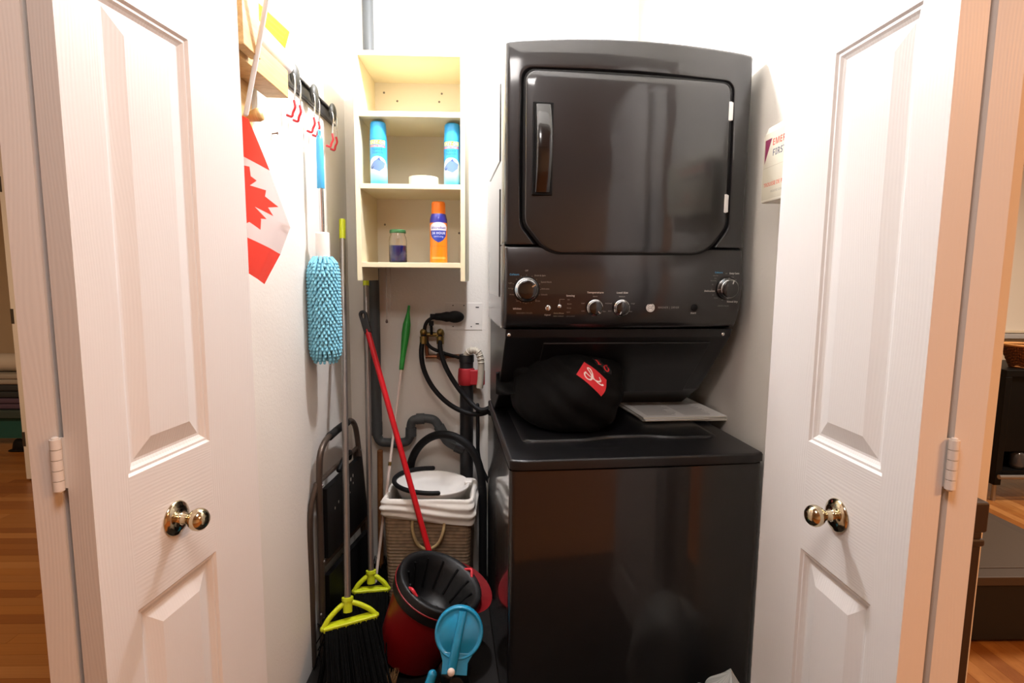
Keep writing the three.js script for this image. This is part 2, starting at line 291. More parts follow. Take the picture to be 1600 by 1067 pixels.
    for (let i = 0; i < 16; i++) { const a = i / 16 * Math.PI * 2; c.beginPath(); c.moveTo(pxx(-0.292 + 0.0385 * Math.cos(a)), py(1.266 + 0.0385 * Math.sin(a))); c.lineTo(pxx(-0.292 + 0.041 * Math.cos(a)), py(1.266 + 0.041 * Math.sin(a))); c.stroke(); }
    t('Signal', -0.229, 1.192, 18, '#d0ccc6', 'center', B); t('Extra Rinse', -0.197, 1.197, 17, '#c8c4a8'); t('Fabric Softener', -0.197, 1.189, 13, '#c8c4a8');
    t('Sensing', -0.167, 1.247, 19, '#d8d5d0', 'center', B); ['Fill', 'Wash', 'Rinse', 'Spin', 'Lid Locked'].forEach((s, i) => t(s, -0.175, 1.236 - i * 0.0118, 15, '#a5a29d', 'left'));
    c.beginPath(); c.moveTo(pxx(-0.197), py(1.225)); c.lineTo(pxx(-0.197), py(1.239)); c.lineTo(pxx(-0.183), py(1.239)); c.stroke();
    t('Temperature', -0.096, 1.256, 22, '#d8d5d0', 'center', B); t('Load Size', -0.018, 1.256, 22, '#d8d5d0', 'center', B);
    for (const k of [-0.096, -0.018]) { t(k < -0.05 ? 'Warm' : 'Medium', k, 1.246, 14); t(k < -0.05 ? 'Cool' : 'Small', k - 0.034, 1.226, 14); t(k < -0.05 ? 'Cold' : 'Mini', k - 0.032, 1.204, 14); t(k < -0.05 ? 'Hot' : 'Large', k + 0.034, 1.226, 14); t('Max', k + 0.030, 1.203, 14); t('Auto', k, 1.190, 14); }
    t('WASHER | DRYER', 0.092, 1.2135, 24, '#aaa6a2', 'left');
    t('Start', 0.204, 1.197, 22, '#c8c5c0', 'center', B);
    t('Colours', 0.272, 1.316, 20, '#4aa3d8', 'center', B); t('Easy Care', 0.306, 1.314, 20, '#d8d5d0', 'left', B); t('Delicates', 0.229, 1.262, 22, '#d8d5d0', 'left', B); t('Timed Dry', 0.305, 1.231, 21, '#d8d5d0', 'left', B); t('DRYER CYCLES', 0.296, 1.219, 16, '#8c8985');
    [['Less Dry', 0.262, 1.308], ['Dry', 0.262, 1.300], ['More Dry', 0.256, 1.293], ['80', 0.254, 1.282], ['40', 0.252, 1.268], ['20', 0.258, 1.252], ['Damp', 0.268, 1.243], ['60', 0.29, 1.237], ['Off', 0.296, 1.314], ['Low', 0.317, 1.304], ['Med', 0.325, 1.296], ['10', 0.33, 1.27]].forEach(a => t(a[0], a[1], a[2], 13, '#9a9792'));
  });
  const panelMat = std(0xffffff, 0.3, { map: panelTex, metalness: 0.35, clearcoat: 0.8, clearcoatRoughness: 0.1 });
  const xs = [[-0.353, -0.72], [-0.353, -0.26], [-0.353, -0.011], [-0.350, -0.003], [-0.343, 0]]; for (let i = 1; i < 24; i++) xs.push([-0.343 + 0.686 * i / 24, 0]); xs.push([0.343, 0], [0.350, -0.003], [0.353, -0.011], [0.353, -0.26], [0.353, -0.72]);
  const ys = [[1.3915, -0.020], [1.3865, -0.010], [1.384, -0.002], [1.38, 0]]; for (let i = 1; i < 12; i++) ys.push([1.38 - 0.2 * i / 12, 0.012 * Math.sin(i / 12 * Math.PI) - 0.010 * (i / 12) ** 2]); ys.push([1.172, -0.016], [1.160, -0.026], [1.152, -0.042], [1.150, -0.07], [1.150, -0.12]);
  const cp = sub('control_panel', grid(xs.length - 1, ys.length - 1, (u, v) => { const [x, dz] = xs[Math.round(u * (xs.length - 1))], [y, ez] = ys[Math.round(v * (ys.length - 1))]; const side = dz < -0.1; return [x, y, side ? dz : bow(x) + dz + ez, (x + 0.353) / 0.706, 1 - (1.388 - y) / 0.238]; }), panelMat, U);
  const pz = (x, y) => { const t = (1.38 - y) / 0.2; return bow(x) + 0.012 * Math.sin(t * Math.PI) - 0.010 * t * t; };
  function knob(x, y, R, depth, pointAng, skirt) {
    const k = sub('control_knob', (() => { const g = lathe([[0, 0.001], [R * skirt, 0.001], [R * skirt, 0.004], [R * 1.0, 0.006], [R * 1.0, 0.008]], 36); g.rotateX(Math.PI / 2); return g; })(), M.black, U, 'black dial with a chrome ring');
    k.position.set(x, y, pz(x, y)); k.rotation.x = 0.06;
    const ring = lathe([[R * 1.0, 0.004], [R * 1.10, 0.006], [R * 1.06, 0.009], [R * 0.98, depth * 0.5], [R * 0.93, depth * 0.8], [R * 0.87, depth * 0.84]], 36); ring.rotateX(Math.PI / 2); sub('chrome_ring', ring, M.chrome, k);
    const cap = lathe([[R * 0.90, depth * 0.7], [R * 0.87, depth * 0.9], [R * 0.76, depth], [R * 0.4, depth * 1.07], [0, depth * 1.1]], 36); cap.rotateX(Math.PI / 2); sub('cap', cap, M.blackGloss, k);
    const p = box(R * 0.50, R * 0.88, -R * 0.05, R * 0.05, depth * 0.9, depth * 1.06); p.rotateZ(pointAng); sub('pointer', p, M.chrome, k);
  }
  knob(-0.292, 1.266, 0.031, 0.022, 0.6, 1.18); knob(-0.096, 1.216, 0.022, 0.018, -0.9, 1.12); knob(-0.018, 1.216, 0.022, 0.018, -2.0, 1.12); knob(0.298, 1.273, 0.029, 0.028, 1.3, 1.15);
  for (const [x, y, r, m] of [[-0.229, 1.214, 0.0085, M.chrome], [-0.197, 1.219, 0.006, M.chrome], [0.204, 1.216, 0.010, M.black]]) { const g = lathe([[0, 0.006], [r * 0.7, 0.0055], [r, 0.003], [r, 0]], 24); g.rotateX(Math.PI / 2); const b = sub('push_button', g, m, U); b.position.set(x, y, pz(x, y)); }
  const logoTex = canvasTex(256, 256, (c) => { c.fillStyle = '#d9d6d2'; c.fillRect(0, 0, 256, 256); c.strokeStyle = '#7a7876'; c.lineWidth = 10; c.beginPath(); c.arc(128, 128, 104, 0, 7); c.stroke(); for (const a of [0.785, 2.36, 3.93, 5.5]) { c.beginPath(); c.arc(128 + 96 * Math.cos(a), 128 + 96 * Math.sin(a), 16, a + 1.6, a + 4.2); c.stroke(); } c.fillStyle = '#6a6866'; c.font = 'italic bold 118px serif'; c.textAlign = 'center'; c.fillText('GE', 128, 166); });
  const lg = new THREE.CylinderGeometry(0.0125, 0.0125, 0.002, 32); lg.rotateX(Math.PI / 2); lg.rotateZ(Math.PI / 2); const lgm = sub('logo_badge', (() => { const g = new THREE.CircleGeometry(0.0125, 32); g.translate(0, 0, 0.0012); return merge([g, (() => { const s = new THREE.CylinderGeometry(0.0125, 0.0125, 0.002, 32, 1, true); s.rotateX(Math.PI / 2); return s; })()]); })(), std(0xffffff, 0.35, { map: logoTex }), U, 'round silver badge'); lgm.position.set(0.069, 1.216, pz(0.069, 1.216) + 0.001);
  // slanted riser panel between dryer and washer
  const prof = [[-0.195, 1.1495], [-0.205, 1.125], [-0.40, 0.925], [-0.56, 0.831], [-0.72, 0.831], [-0.72, 1.1495]];
  const rs = new THREE.Shape(prof.map(p => new THREE.Vector2(p[0], p[1]))); const rg = new THREE.ExtrudeGeometry(rs, { depth: 0.684, bevelEnabled: true, bevelSize: 0.003, bevelThickness: 0.003, bevelOffset: -0.003, bevelSegments: 2 }); rg.rotateY(-Math.PI / 2); rg.translate(0.342, 0, 0);
  const rp = sub('riser_panel', rg, M.darkSoft, U);
  { const a = [-0.222, 1.108], b = [-0.405, 0.920]; const L = Math.hypot(a[0] - b[0], a[1] - b[1]); const g = new RoundedBoxGeometry(0.52, L, 0.008, 2, 0.003); g.rotateX(-Math.atan2(a[0] - b[0], a[1] - b[1]) * -1); g.translate(0.03, (a[1] + b[1]) / 2, (a[0] + b[0]) / 2 + 0.001); sub('access_cover', g, M.darkSoft, rp); }
  for (const x of [-0.335, 0.318]) sub('screw', ball([x, 1.134, -0.1985], 0.0055, 1, 1, 0.5), M.chrome, rp);
  // washer
  const wx = [[-0.353, -0.72], [-0.353, -0.02], [-0.351, -0.008], [-0.345, -0.002], [-0.335, 0]]; for (let i = 1; i < 16; i++) wx.push([-0.335 + 0.67 * i / 16, 0]); wx.push([0.335, 0], [0.345, -0.002], [0.351, -0.008], [0.353, -0.02], [0.353, -0.72]);
  sub('washer_body', merge([grid(wx.length - 1, 12, (u, v) => { const [x, z] = wx[Math.round(u * (wx.length - 1))]; return [x, 0.03 + 0.764 * (1 - v), z + (z > -0.05 ? 0.007 * (1 - (x / 0.353) ** 2) - 0.007 : 0)]; }), box(-0.335, 0.335, 0.0, 0.04, -0.70, -0.04), box(-0.352, 0.352, 0.03, 0.79, -0.72, -0.71)]), M.dark, U);
  for (const [a, b] of [[1.64, 1.86], [1.24, 1.56]]) sub('side_emboss', box(-0.3555, -0.352, a, b, -0.66, -0.30, 0.0015), M.dark, U);
  sub('top_seam', box(-0.346, 0.346, 0.792, 0.800, -0.71, -0.010), M.black, U);
  const dent = (x, z) => -0.009 * Math.exp(-(((x + 0.09) / 0.07) ** 4) - (((z + 0.115) / 0.022) ** 2));
  const deckX = [[-0.353, -1], [-0.353, -0.22], [-0.3505, -0.06], [-0.345, 0]]; for (let i = 1; i < 40; i++) deckX.push([-0.338 + 0.676 * i / 40, 0]); deckX.push([0.345, 0], [0.3505, -0.06], [0.353, -0.22], [0.353, -1]);
  const deckZ = [[0.004, -1], [0.002, -0.4], [-0.004, -0.08], [-0.012, 0]]; deckZ.splice(0, 4, [0.004, -1], [0.004, -0.22], [0.0015, -0.06], [-0.004, 0]); for (let i = 1; i <= 40; i++) deckZ.push([-0.012 - 0.56 * i / 40, 0]); deckZ.push([-0.72, 0]);
  const crn = (x, z) => z; 
  sub('washer_top', grid(deckX.length - 1, deckZ.length - 1, (u, v) => { const [x, a] = deckX[Math.round(u * (deckX.length - 1))], [z, b] = deckZ[Math.round(v * (deckZ.length - 1))]; const d = Math.min(a, b); const c = Math.max(0, Math.abs(x) - 0.31) / 0.043, f = z > -0.05 ? (0.05 + Math.min(z, 0)) / 0.05 : 0; return [x, 0.826 + d * 0.026 + (d === 0 ? dent(x, z) : 0), z - 0.014 * c * c * f]; }), M.darkSoft, U);
  const front = x => -0.150 - 0.004 * Math.abs(x) - 0.028 * Math.exp(-(((x - 0.02) / 0.11) ** 4));
  const lidG = grid(48, 5, (u, v) => { const x = -0.298 + 0.596 * u, e = Math.min(u, 1 - u); const zf = front(x) - (e < 0.04 ? (0.04 - e) * 0.4 : 0); const z = [zf + 0.001, zf - 0.001, zf - 0.008, -0.40, -0.55, -0.553][Math.round(v * 5)], y = [0.826, 0.832, 0.8345, 0.835, 0.835, 0.826][Math.round(v * 5)]; return [x, y - (e === 0 ? 0.009 : 0), z]; });
  sub('washer_lid', lidG, M.darkSoft, U);
}

// ---------- black bag on the washer ----------
{
  const c = unitPt(-0.125, 0.945, -0.315);
  const g = thing('soft_bag', 'crumpled black fabric bag with a red square tag lying on the washer lid', 'bag', [c[0], 0.8355, c[2]]);
  // soft intersection of half-spaces: flat slack facets with rounded creases
  const pl = [[0, -1, 0, 0.108], [0.1, 1, 0.1, 0.105], [0.45, 0.62, 0.62, 0.135], [-0.45, 0.5, 0.65, 0.125], [0.2, -0.35, 1, 0.165], [-0.55, -0.3, 0.85, 0.16], [1, 0.15, 0.25, 0.175], [0.95, -0.5, 0.3, 0.165], [-1, 0.2, 0.2, 0.19], [-0.9, -0.5, 0.2, 0.18], [0, 0.3, -1, 0.13], [0.7, 0.2, -0.7, 0.15], [-0.7, 0.4, -0.7, 0.16], [-0.75, 0.75, 0.1, 0.15]].map(p => { const l = Math.hypot(p[0], p[1], p[2]); return [p[0] / l, p[1] / l, p[2] / l, p[3]]; });
  const rad = d => { let s = 0; const k = 9; for (const p of pl) { const t = p[0] * d.x + p[1] * d.y + p[2] * d.z; if (t > 0.02) s += Math.pow(t / p[3], k); } const r = Math.pow(s, -1 / k); return r * (1 + 0.035 * (noise3(d.x * 3 + 5, d.y * 3, d.z * 3 + 2) - 0.5) + 0.02 * Math.sin(d.x * 9 + d.y * 14 + 3 * noise3(d.x * 2, d.y * 2, d.z * 2))); };
  g.scale.set(1.0, 1.12, 1.0);
  const bg = new THREE.SphereGeometry(1, 90, 60); const p = bg.attributes.position; for (let i = 0; i < p.count; i++) { const d = V(p.getX(i), p.getY(i), p.getZ(i)).normalize(); const r = rad(d); p.setXYZ(i, d.x * r, Math.max(0.001, d.y * r + 0.109), d.z * r); } bg.computeVertexNormals();
  const fab = std(0x060606, 0.8, { specularIntensity: 0.35 });
  const body = sub('bag_body', bg, fab, g);
  const fl = grid(16, 12, (u, v) => { const a = (v - 0.5) * 2; return [-0.13 - 0.105 * u, 0.115 + 0.05 * a * (1 - 0.35 * u) + 0.012 * Math.sin(u * 5 + v * 6) + 0.01 * u, 0.02 - 0.05 * u + 0.02 * Math.sin(v * 9)]; });
  sub('bag_flap', fl, fab, g, 'limp black end of the bag');
  const patch = (name, dir, up, w, h, tex, label) => { const d0 = V(...dir).normalize(), s0 = V(...up).normalize(), X = s0.clone().cross(d0).normalize(), Y = d0.clone().cross(X); const r0 = rad(d0); const geo = grid(12, 12, (u, v) => { const q = d0.clone().multiplyScalar(r0).addScaledVector(X, (u - 0.5) * w).addScaledVector(Y, (v - 0.5) * h).normalize(); const r = rad(q) + 0.0018; return [q.x * r, q.y * r + 0.109, q.z * r]; }); return sub(name, geo, std(0xffffff, 0.65, { map: tex }), body, label); };
  const tagTex = canvasTex(256, 256, (c) => { c.fillStyle = '#d0202a'; c.fillRect(0, 0, 256, 256); c.strokeStyle = '#f0e2da'; c.lineWidth = 15; c.lineCap = 'round'; c.beginPath(); c.moveTo(196, 188); c.bezierCurveTo(120, 240, 80, 120, 118, 60); c.bezierCurveTo(60, 40, 20, 100, 66, 120); c.bezierCurveTo(120, 140, 150, 110, 176, 70); c.bezierCurveTo(200, 40, 226, 70, 196, 100); c.bezierCurveTo(170, 126, 130, 120, 112, 150); c.bezierCurveTo(96, 190, 110, 230, 134, 226); c.stroke(); });
  patch('red_tag', [0.34, 0.33, 0.88], [-0.66, 0.62, 0.1], 0.056, 0.088, tagTex, 'red square tag with a white looping monogram');
  for (const [ch, dir] of [['E', [0.62, 0.66, 0.62]], ['O', [0.72, 0.47, 0.62]]]) patch('red_letter', dir, [0.1, 0.9, -0.4], 0.03, 0.032, canvasTex(128, 128, (c) => { c.fillStyle = '#0e0e0f'; c.fillRect(0, 0, 128, 128); c.fillStyle = '#d8252c'; c.font = 'bold 120px sans-serif'; c.textAlign = 'center'; c.fillText(ch, 64, 106); if (ch === 'O') c.fillRect(84, 4, 22, 14); }));
}
// ---------- booklets ----------
{
  const c = unitPt(0.255, 0, -0.445);
  const pageTex = (n) => canvasTex(512, 384, (x, w, h) => { x.fillStyle = '#f8f5f0'; x.fillRect(0, 0, w, h); x.fillStyle = '#85807a'; for (let col = 0; col < 2; col++) for (let i = 0; i < 26; i++) { const ww = 150 + 60 * hash(i, col, n); x.fillRect(40 + col * 230, 70 + i * 11, ww, 3); } x.fillStyle = '#56514c'; x.fillRect(40, 30, 70, 16); x.fillRect(400, 34, 60, 12); x.fillStyle = '#8a5a52'; x.fillRect(300, 44, 90, 8); });
  const L = ['white printed instruction booklet on top of the papers on the washer', 'middle folded paper under the top booklet on the washer', 'lowest folded paper of the stack on the washer lid'];
  [[0.0115, 0, 0, 0.0], [0.006, -0.004, 0.006, 0.05], [0.001, 0.004, -0.004, -0.03]].forEach(([y, dx, dz, r], k) => {
    const g = thing('booklet', L[k], 'booklet', [c[0] + dx, 0.8352 + y, c[2] + dz]); g.rotation.y = UROT - 0.02 + r;
    const w = 0.285, d = 0.275, wav = (u, v) => 0.0035 * Math.sin(u * 5 + 1) * (1 - k * 0.4) * v + 0.004 * (k === 0 ? u * u * v : 0);
    const top = grid(20, 14, (u, v) => [(u - 0.5) * w + 0.02 * (0.5 - v), wav(u, v) * 0.6 + 0.0042, (0.5 - v) * d, u, v]);
    sub('cover', top, std(0xffffff, 0.7, { map: pageTex(k) }), g);
    const P = (u, v, o) => [(u - 0.5) * w + 0.02 * (0.5 - v), wav(u, v) * 0.6 + o, (0.5 - v) * d];
    const edge = []; for (const f of [t => [t, 0], t => [1, t], t => [1 - t, 1], t => [0, 1 - t]]) edge.push(grid(16, 1, (u, v) => { const [a, b] = f(u); return P(a, b, 0.0041 - 0.0038 * v); }));
    sub('page_block', merge(edge), std(0xd8d2c4, 0.8), g);
  });
}
// ---------- first aid kit ----------
{
  const g = thing('first_aid_kit', 'white first aid kit box with red lettering hung on the right closet wall', 'first aid kit', [0.757, 1.50, -1.36]);
  const S = new THREE.Shape(); const w = 0.29, h = 0.19; // in (z along, y)
  S.moveTo(0.008, 0); S.lineTo(w - 0.008, 0); S.quadraticCurveTo(w, 0, w, 0.008); S.lineTo(w, h - 0.022); S.lineTo(w - 0.022, h); S.lineTo(0.022, h); S.lineTo(0, h - 0.022); S.lineTo(0, 0.008); S.quadraticCurveTo(0, 0, 0.008, 0);
  const e = new THREE.ExtrudeGeometry(S, { depth: 0.05, bevelEnabled: true, bevelSize: 0.003, bevelThickness: 0.003, bevelOffset: -0.003, bevelSegments: 2 });
  e.translate(-w / 2, 0, 0); e.rotateY(-Math.PI / 2); // face looks -x
  sub('case', e, std(0xe6e0cf, 0.45), g);
  const tex = canvasTex(1024, 670, (c, W, Hh) => { c.fillStyle = '#cfc8b4'; c.fillRect(0, 0, W, Hh); c.fillStyle = '#7a2748'; c.beginPath(); c.moveTo(20, 60); c.lineTo(150, 60); c.lineTo(20, 300); c.fill(); c.fillStyle = '#cf4736'; c.font = 'bold 92px sans-serif'; c.fillText('EMERGENCY', 160, 140); c.fillStyle = '#5a5a66'; c.font = 'bold 92px sans-serif'; c.fillText('FIRST AID', 170, 245); c.strokeStyle = '#b9ae98'; c.lineWidth = 5; c.beginPath(); c.moveTo(10, 345); c.lineTo(1010, 345); c.stroke(); c.strokeStyle = '#cf3b30'; c.lineWidth = 26; c.beginPath(); c.moveTo(430, 380); c.lineTo(480, 440); c.lineTo(530, 380); c.moveTo(480, 440); c.lineTo(480, 490); c.stroke(); c.fillStyle = '#cf5a40'; c.font = 'bold 54px sans-serif'; c.fillText('TROUSSE DE PREMIERS SOINS', 30, 540); c.fillStyle = '#8d887c'; c.font = '30px sans-serif'; c.fillText('PREMIERS SOINS D’URGENCE', 170, 610); });
  const f = new THREE.PlaneGeometry(w - 0.012, h - 0.022); f.rotateY(-Math.PI / 2); f.translate(-0.0536, h / 2 - 0.004, 0);
  sub('printed_front', f, std(0xffffff, 0.5, { map: tex }), g, 'printed front with red and grey lettering');
  sub('latch', box(-0.048, -0.012, -0.010, 0.004, -0.02, 0.02, 0.003), std(0xcfc6b0, 0.5), g);
}
// ---------- shelf cabinet on the back wall and its contents ----------
const CX0 = -0.4855, CX1 = -0.111, CZ = -1.965, CB = -2.235;
{
  const g = thing('shelf_cabinet', 'cream open shelf cabinet with three shelves high on the back wall', 'shelf', [(CX0 + CX1) / 2, 1.283, CZ]);
  const ox = -(CX0 + CX1) / 2, oy = -1.283, oz = -CZ; const B = (a, b, c, d, e, f) => box(a + ox, b + ox, c + oy, d + oy, e + oz, f + oz, 0.0012);
  sub('side_panel', B(CX0, CX0 + 0.016, 1.283, 2.048, CB, CZ), M.cream, g); sub('side_panel', B(CX1 - 0.016, CX1, 1.283, 2.048, CB, CZ), M.cream, g);
  sub('top_panel', B(CX0 + 0.016, CX1 - 0.016, 2.031, 2.047, CB, CZ - 0.001), M.cream, g);
  for (const [a, b] of [[1.835, 1.853], [1.597, 1.614], [1.330, 1.347]]) sub('shelf', B(CX0 + 0.016, CX1 - 0.016, a, b, CB, CZ - 0.002), M.cream, g);
  const bk = sub('back_panel', B(CX0 + 0.014, CX1 - 0.014, 1.33, 2.036, CB - 0.004, CB + 0.0005), M.creamBack, g);
  for (const [x, y] of [[-0.435, 1.995], [-0.385, 1.965], [-0.215, 1.995], [-0.225, 1.965], [-0.44, 1.50], [-0.15, 1.47]]) sub('screw', ball([x + ox, y + oy, CB + oz + 0.001], 0.004, 1, 1, 0.5), std(0x7a7468, 0.5), bk);
  sub('mounting_rail', box(CX0 + 0.03 + ox, CX1 - 0.03 + ox, 1.90 + oy, 1.96 + oy, -2.2985 + oz, CB - 0.005 + oz), M.cream, g);
}
function sprayCan(name, label, pos, prof, tex, capProf, capMat, group, turn = 0) {
  const g = thing(name, label, 'spray can', pos, group); g.rotation.y = turn - Math.PI / 2;
  const body = lathe(prof, 40); sub('can', body, std(0xffffff, 0.32, { map: tex, clearcoat: 0.4 }), g);
  sub('cap', lathe(capProf, 40), capMat, g); return g;
}
{
  const starch = canvasTex(1024, 1024, (c, w, h) => { // lathe v runs bottom to top
    const gr = c.createLinearGradient(0, 0, 0, h); gr.addColorStop(0, '#2596d8'); gr.addColorStop(0.45, '#45aee4'); gr.addColorStop(0.7, '#cfeaf6'); gr.addColorStop(0.88, '#7fd0ee'); gr.addColorStop(1, '#2ca0dc'); c.fillStyle = gr; c.fillRect(0, 0, w, h);
    for (let k = 0; k < 2; k++) { const x = 256 + k * 512; c.textAlign = 'center'; c.fillStyle = '#f4dc3c'; c.fillRect(x - 165, 40, 330, 92); c.fillStyle = '#fffbe0'; c.font = 'bold 84px sans-serif'; c.fillText('EASY-ON', x, 116, 310); c.fillStyle = '#e0525c'; c.fillRect(x - 165, 150, 330, 46); c.fillStyle = '#fbe0de'; c.font = 'bold 36px sans-serif'; c.fillText('DOUBLE STARCH', x, 186, 300); c.fillStyle = '#1d6fb5'; c.font = 'bold 70px sans-serif'; c.fillText('Speed', x, 270); c.fillText('Starch', x, 340); c.save(); c.translate(x, 0); c.scale(1.7, 1); c.translate(-x, 0);
      c.fillStyle = '#eef4f8'; c.beginPath(); c.ellipse(x, 590, 110, 190, 0, 0, 7); c.fill(); c.fillStyle = '#6d8cc4'; c.beginPath(); c.moveTo(x - 100, 640); c.lineTo(x - 40, 510); c.lineTo(x + 10, 450); c.lineTo(x + 90, 540); c.lineTo(x + 80, 640); c.lineTo(x + 20, 740); c.fill(); c.fillStyle = '#46619a'; c.beginPath(); c.moveTo(x - 96, 660); c.lineTo(x - 40, 620); c.lineTo(x - 60, 690); c.fill(); c.beginPath(); c.moveTo(x - 5, 470); c.lineTo(x + 20, 420); c.lineTo(x + 38, 500); c.fill(); c.restore(); }
  });
  const capM = std(0x35a8e8, 0.35), R = 0.0295;
  const prof = [[0, 0], [R * 0.93, 0], [R, 0.003], [R, 0.10], [R, 0.150], [R * 0.98, 0.154]], cap = [[R * 0.985, 0.153], [R * 0.97, 0.156], [R * 0.93, 0.19], [R * 0.9, 0.206], [R * 0.8, 0.2115], [0, 0.2125]];
  sprayCan('spray_can', 'light blue starch spray can at the left end of the middle shelf', [-0.4135, 1.6142, -2.01], prof, starch, cap, capM, null, 0.05);
  sprayCan('spray_can', 'light blue starch spray can at the right end of the middle shelf', [-0.1585, 1.6142, -2.018], prof, starch, cap, capM, null, -0.1);
  const orange = canvasTex(1024, 1024, (c, w, h) => { c.fillStyle = '#f08418'; c.fillRect(0, 0, w, h); c.fillStyle = '#2b2a86'; c.fillRect(0, 0, w, 190); for (let k = 0; k < 2; k++) { const x = 256 + k * 512; c.fillStyle = '#dcd9e2'; c.beginPath(); c.ellipse(x, 300, 190, 120, 0, 0, 7); c.fill(); c.fillStyle = '#2f3f9c'; c.beginPath(); c.moveTo(x - 170, 350); c.lineTo(x + 170, 350); c.lineTo(x + 160, 450); c.quadraticCurveTo(x + 110, 550, x, 600); c.quadraticCurveTo(x - 110, 550, x - 160, 450); c.fill(); c.textAlign = 'center'; c.fillStyle = '#3b3a8e'; c.font = 'bold 70px sans-serif'; c.fillText('Microban', x, 320, 300); c.fillStyle = '#cfd4ee'; c.font = 'bold 70px sans-serif'; c.fillText('24 HOUR', x, 430, 270); c.font = '44px sans-serif'; c.fillText('sanitizing', x, 490, 200); c.fillStyle = '#c25f1e'; c.font = '44px sans-serif'; c.fillText('kills 99.9% of bacteria', x, 690, 330); c.fillStyle = '#f7a850'; c.fillRect(x - 150, 900, 300, 40); } });
  const r = 0.031; sprayCan('spray_can', 'orange disinfectant spray can with a blue shield label on the bottom shelf', [-0.2085, 1.3472, -2.02], [[0, 0], [r * 0.93, 0], [r, 0.004], [r, 0.13], [r * 0.985, 0.152], [r * 0.86, 0.168], [r * 0.80, 0.172]], orange, [[r * 0.79, 0.171], [r * 0.79, 0.176], [r * 0.77, 0.208], [r * 0.7, 0.214], [0, 0.215]], std(0xf07a14, 0.4), null, 0.1);
}
{
  const g = thing('tape_roll', 'cream roll of masking tape lying on the middle shelf', 'tape roll', [-0.263, 1.6142, -2.05]);
  sub('tape', lathe([[0.038, 0], [0.052, 0], [0.0525, 0.001], [0.0525, 0.034], [0.052, 0.035], [0.038, 0.035], [0.038, 0]], 48), std(0xe6dcc0, 0.7), g); sub('core', lathe([[0.0375, 0.0005], [0.0375, 0.0345], [0.0355, 0.0345], [0.0355, 0.0005], [0.0375, 0.0005]], 40), std(0xb59a6c, 0.8), g);
  sub('tape_end', box(0.01, 0.05, 0.001, 0.034, -0.0545, -0.0535), std(0xe6dcc0, 0.7), g);
}
{
  const g = thing('glass_jar', 'glass jar of blue liquid with a green lid on the bottom shelf', 'jar', [-0.353, 1.3472, -2.02]);
  sub('jar_wall', lathe([[0, 0], [0.029, 0], [0.0315, 0.004], [0.0315, 0.078], [0.029, 0.090], [0.0255, 0.097], [0.0255, 0.108], [0.0238, 0.108], [0.0238, 0.097], [0.0275, 0.089], [0.0298, 0.078], [0.0298, 0.005], [0, 0.003]], 40), std(0xffffff, 0.04, { transmission: 1, thickness: 0.002, ior: 1.48 }), g);
  sub('blue_liquid', lathe([[0, 0.004], [0.028, 0.004], [0.0296, 0.007], [0.0296, 0.060], [0, 0.060]], 40), std(0x08085c, 0.4, { specularIntensity: 0.2 }), g);
  sub('lid', lathe([[0, 0.1165], [0.026, 0.116], [0.0285, 0.1135], [0.0288, 0.1045], [0.0275, 0.1035], [0.0262, 0.1035], [0.0262, 0.109], [0, 0.109]], 40), std(0x3b6a40, 0.35, { metalness: 0.4 }), g);
}
{
  const g = thing('pull_cord', 'thin pull cord with a small knob hanging below the shelf cabinet', 'cord', [-0.405, 1.278, -2.06]);
  sub('cord', merge([tube([[0, 0.05, 0], [0.001, -0.06, 0.002], [0, -0.140, 0]], 0.0011, 16, 6), tube([[0.016, 0.05, 0], [0.015, -0.04, 0], [0.012, -0.10, 0.001]], 0.0010, 16, 6)]), std(0x9a8f84, 0.8), g);
  sub('knob', lathe([[0, 0.002], [0.003, 0], [0.005, -0.008], [0.004, -0.012], [0, -0.013]].map(p => [p[0], p[1] - 0.138]), 16), std(0x4a342c, 0.5), g);
}
// ---------- hook rail and duster on the left wall ----------
{
  const g = thing('hook_rail', 'black metal tool rail with red tipped hooks on the left closet wall', 'hook rail', [-0.604, 1.866, -1.88]);
  sub('rail', merge([box(0.0, 0.004, -0.025, 0.025, -0.25, 0.255), box(0.004, 0.012, 0.017, 0.025, -0.25, 0.255, 0.002), box(0.004, 0.012, -0.025, -0.017, -0.25, 0.255, 0.002)]), std(0x3b3c3d, 0.35, { metalness: 0.6 }), g);
  for (const z of [0.215, 0.045, -0.15, ]) {
    const k = sub('hook', (() => { const s = ball([0.030, -0.004, z], 0.027, 0.45, 1.15, 0.9); return s; })(), std(0x3c3d38, 0.5), g, 'dark oval hook head with two wire prongs');
    for (const dz of [-0.022, 0.022]) {
      const P = [[0.030, 0.0, z + dz * 0.8], [0.037, -0.018, z + dz], [0.037, -0.05, z + dz], [0.034, -0.085, z + dz * 1.05]];
      sub('prong', tube(P, 0.0026, 24, 8), M.chrome, k);
      sub('red_tip', capTube([[0.034, -0.082, z + dz * 1.05], [0.036, -0.098, z + dz * 1.05], [0.030, -0.112, z + dz * 1.05], [0.026, -0.124, z + dz * 1.1], [0.014, -0.121, z + dz * 1.15]], 0.0038, 24, 8), std(0xb81c24, 0.4), k);
    }
  }
}
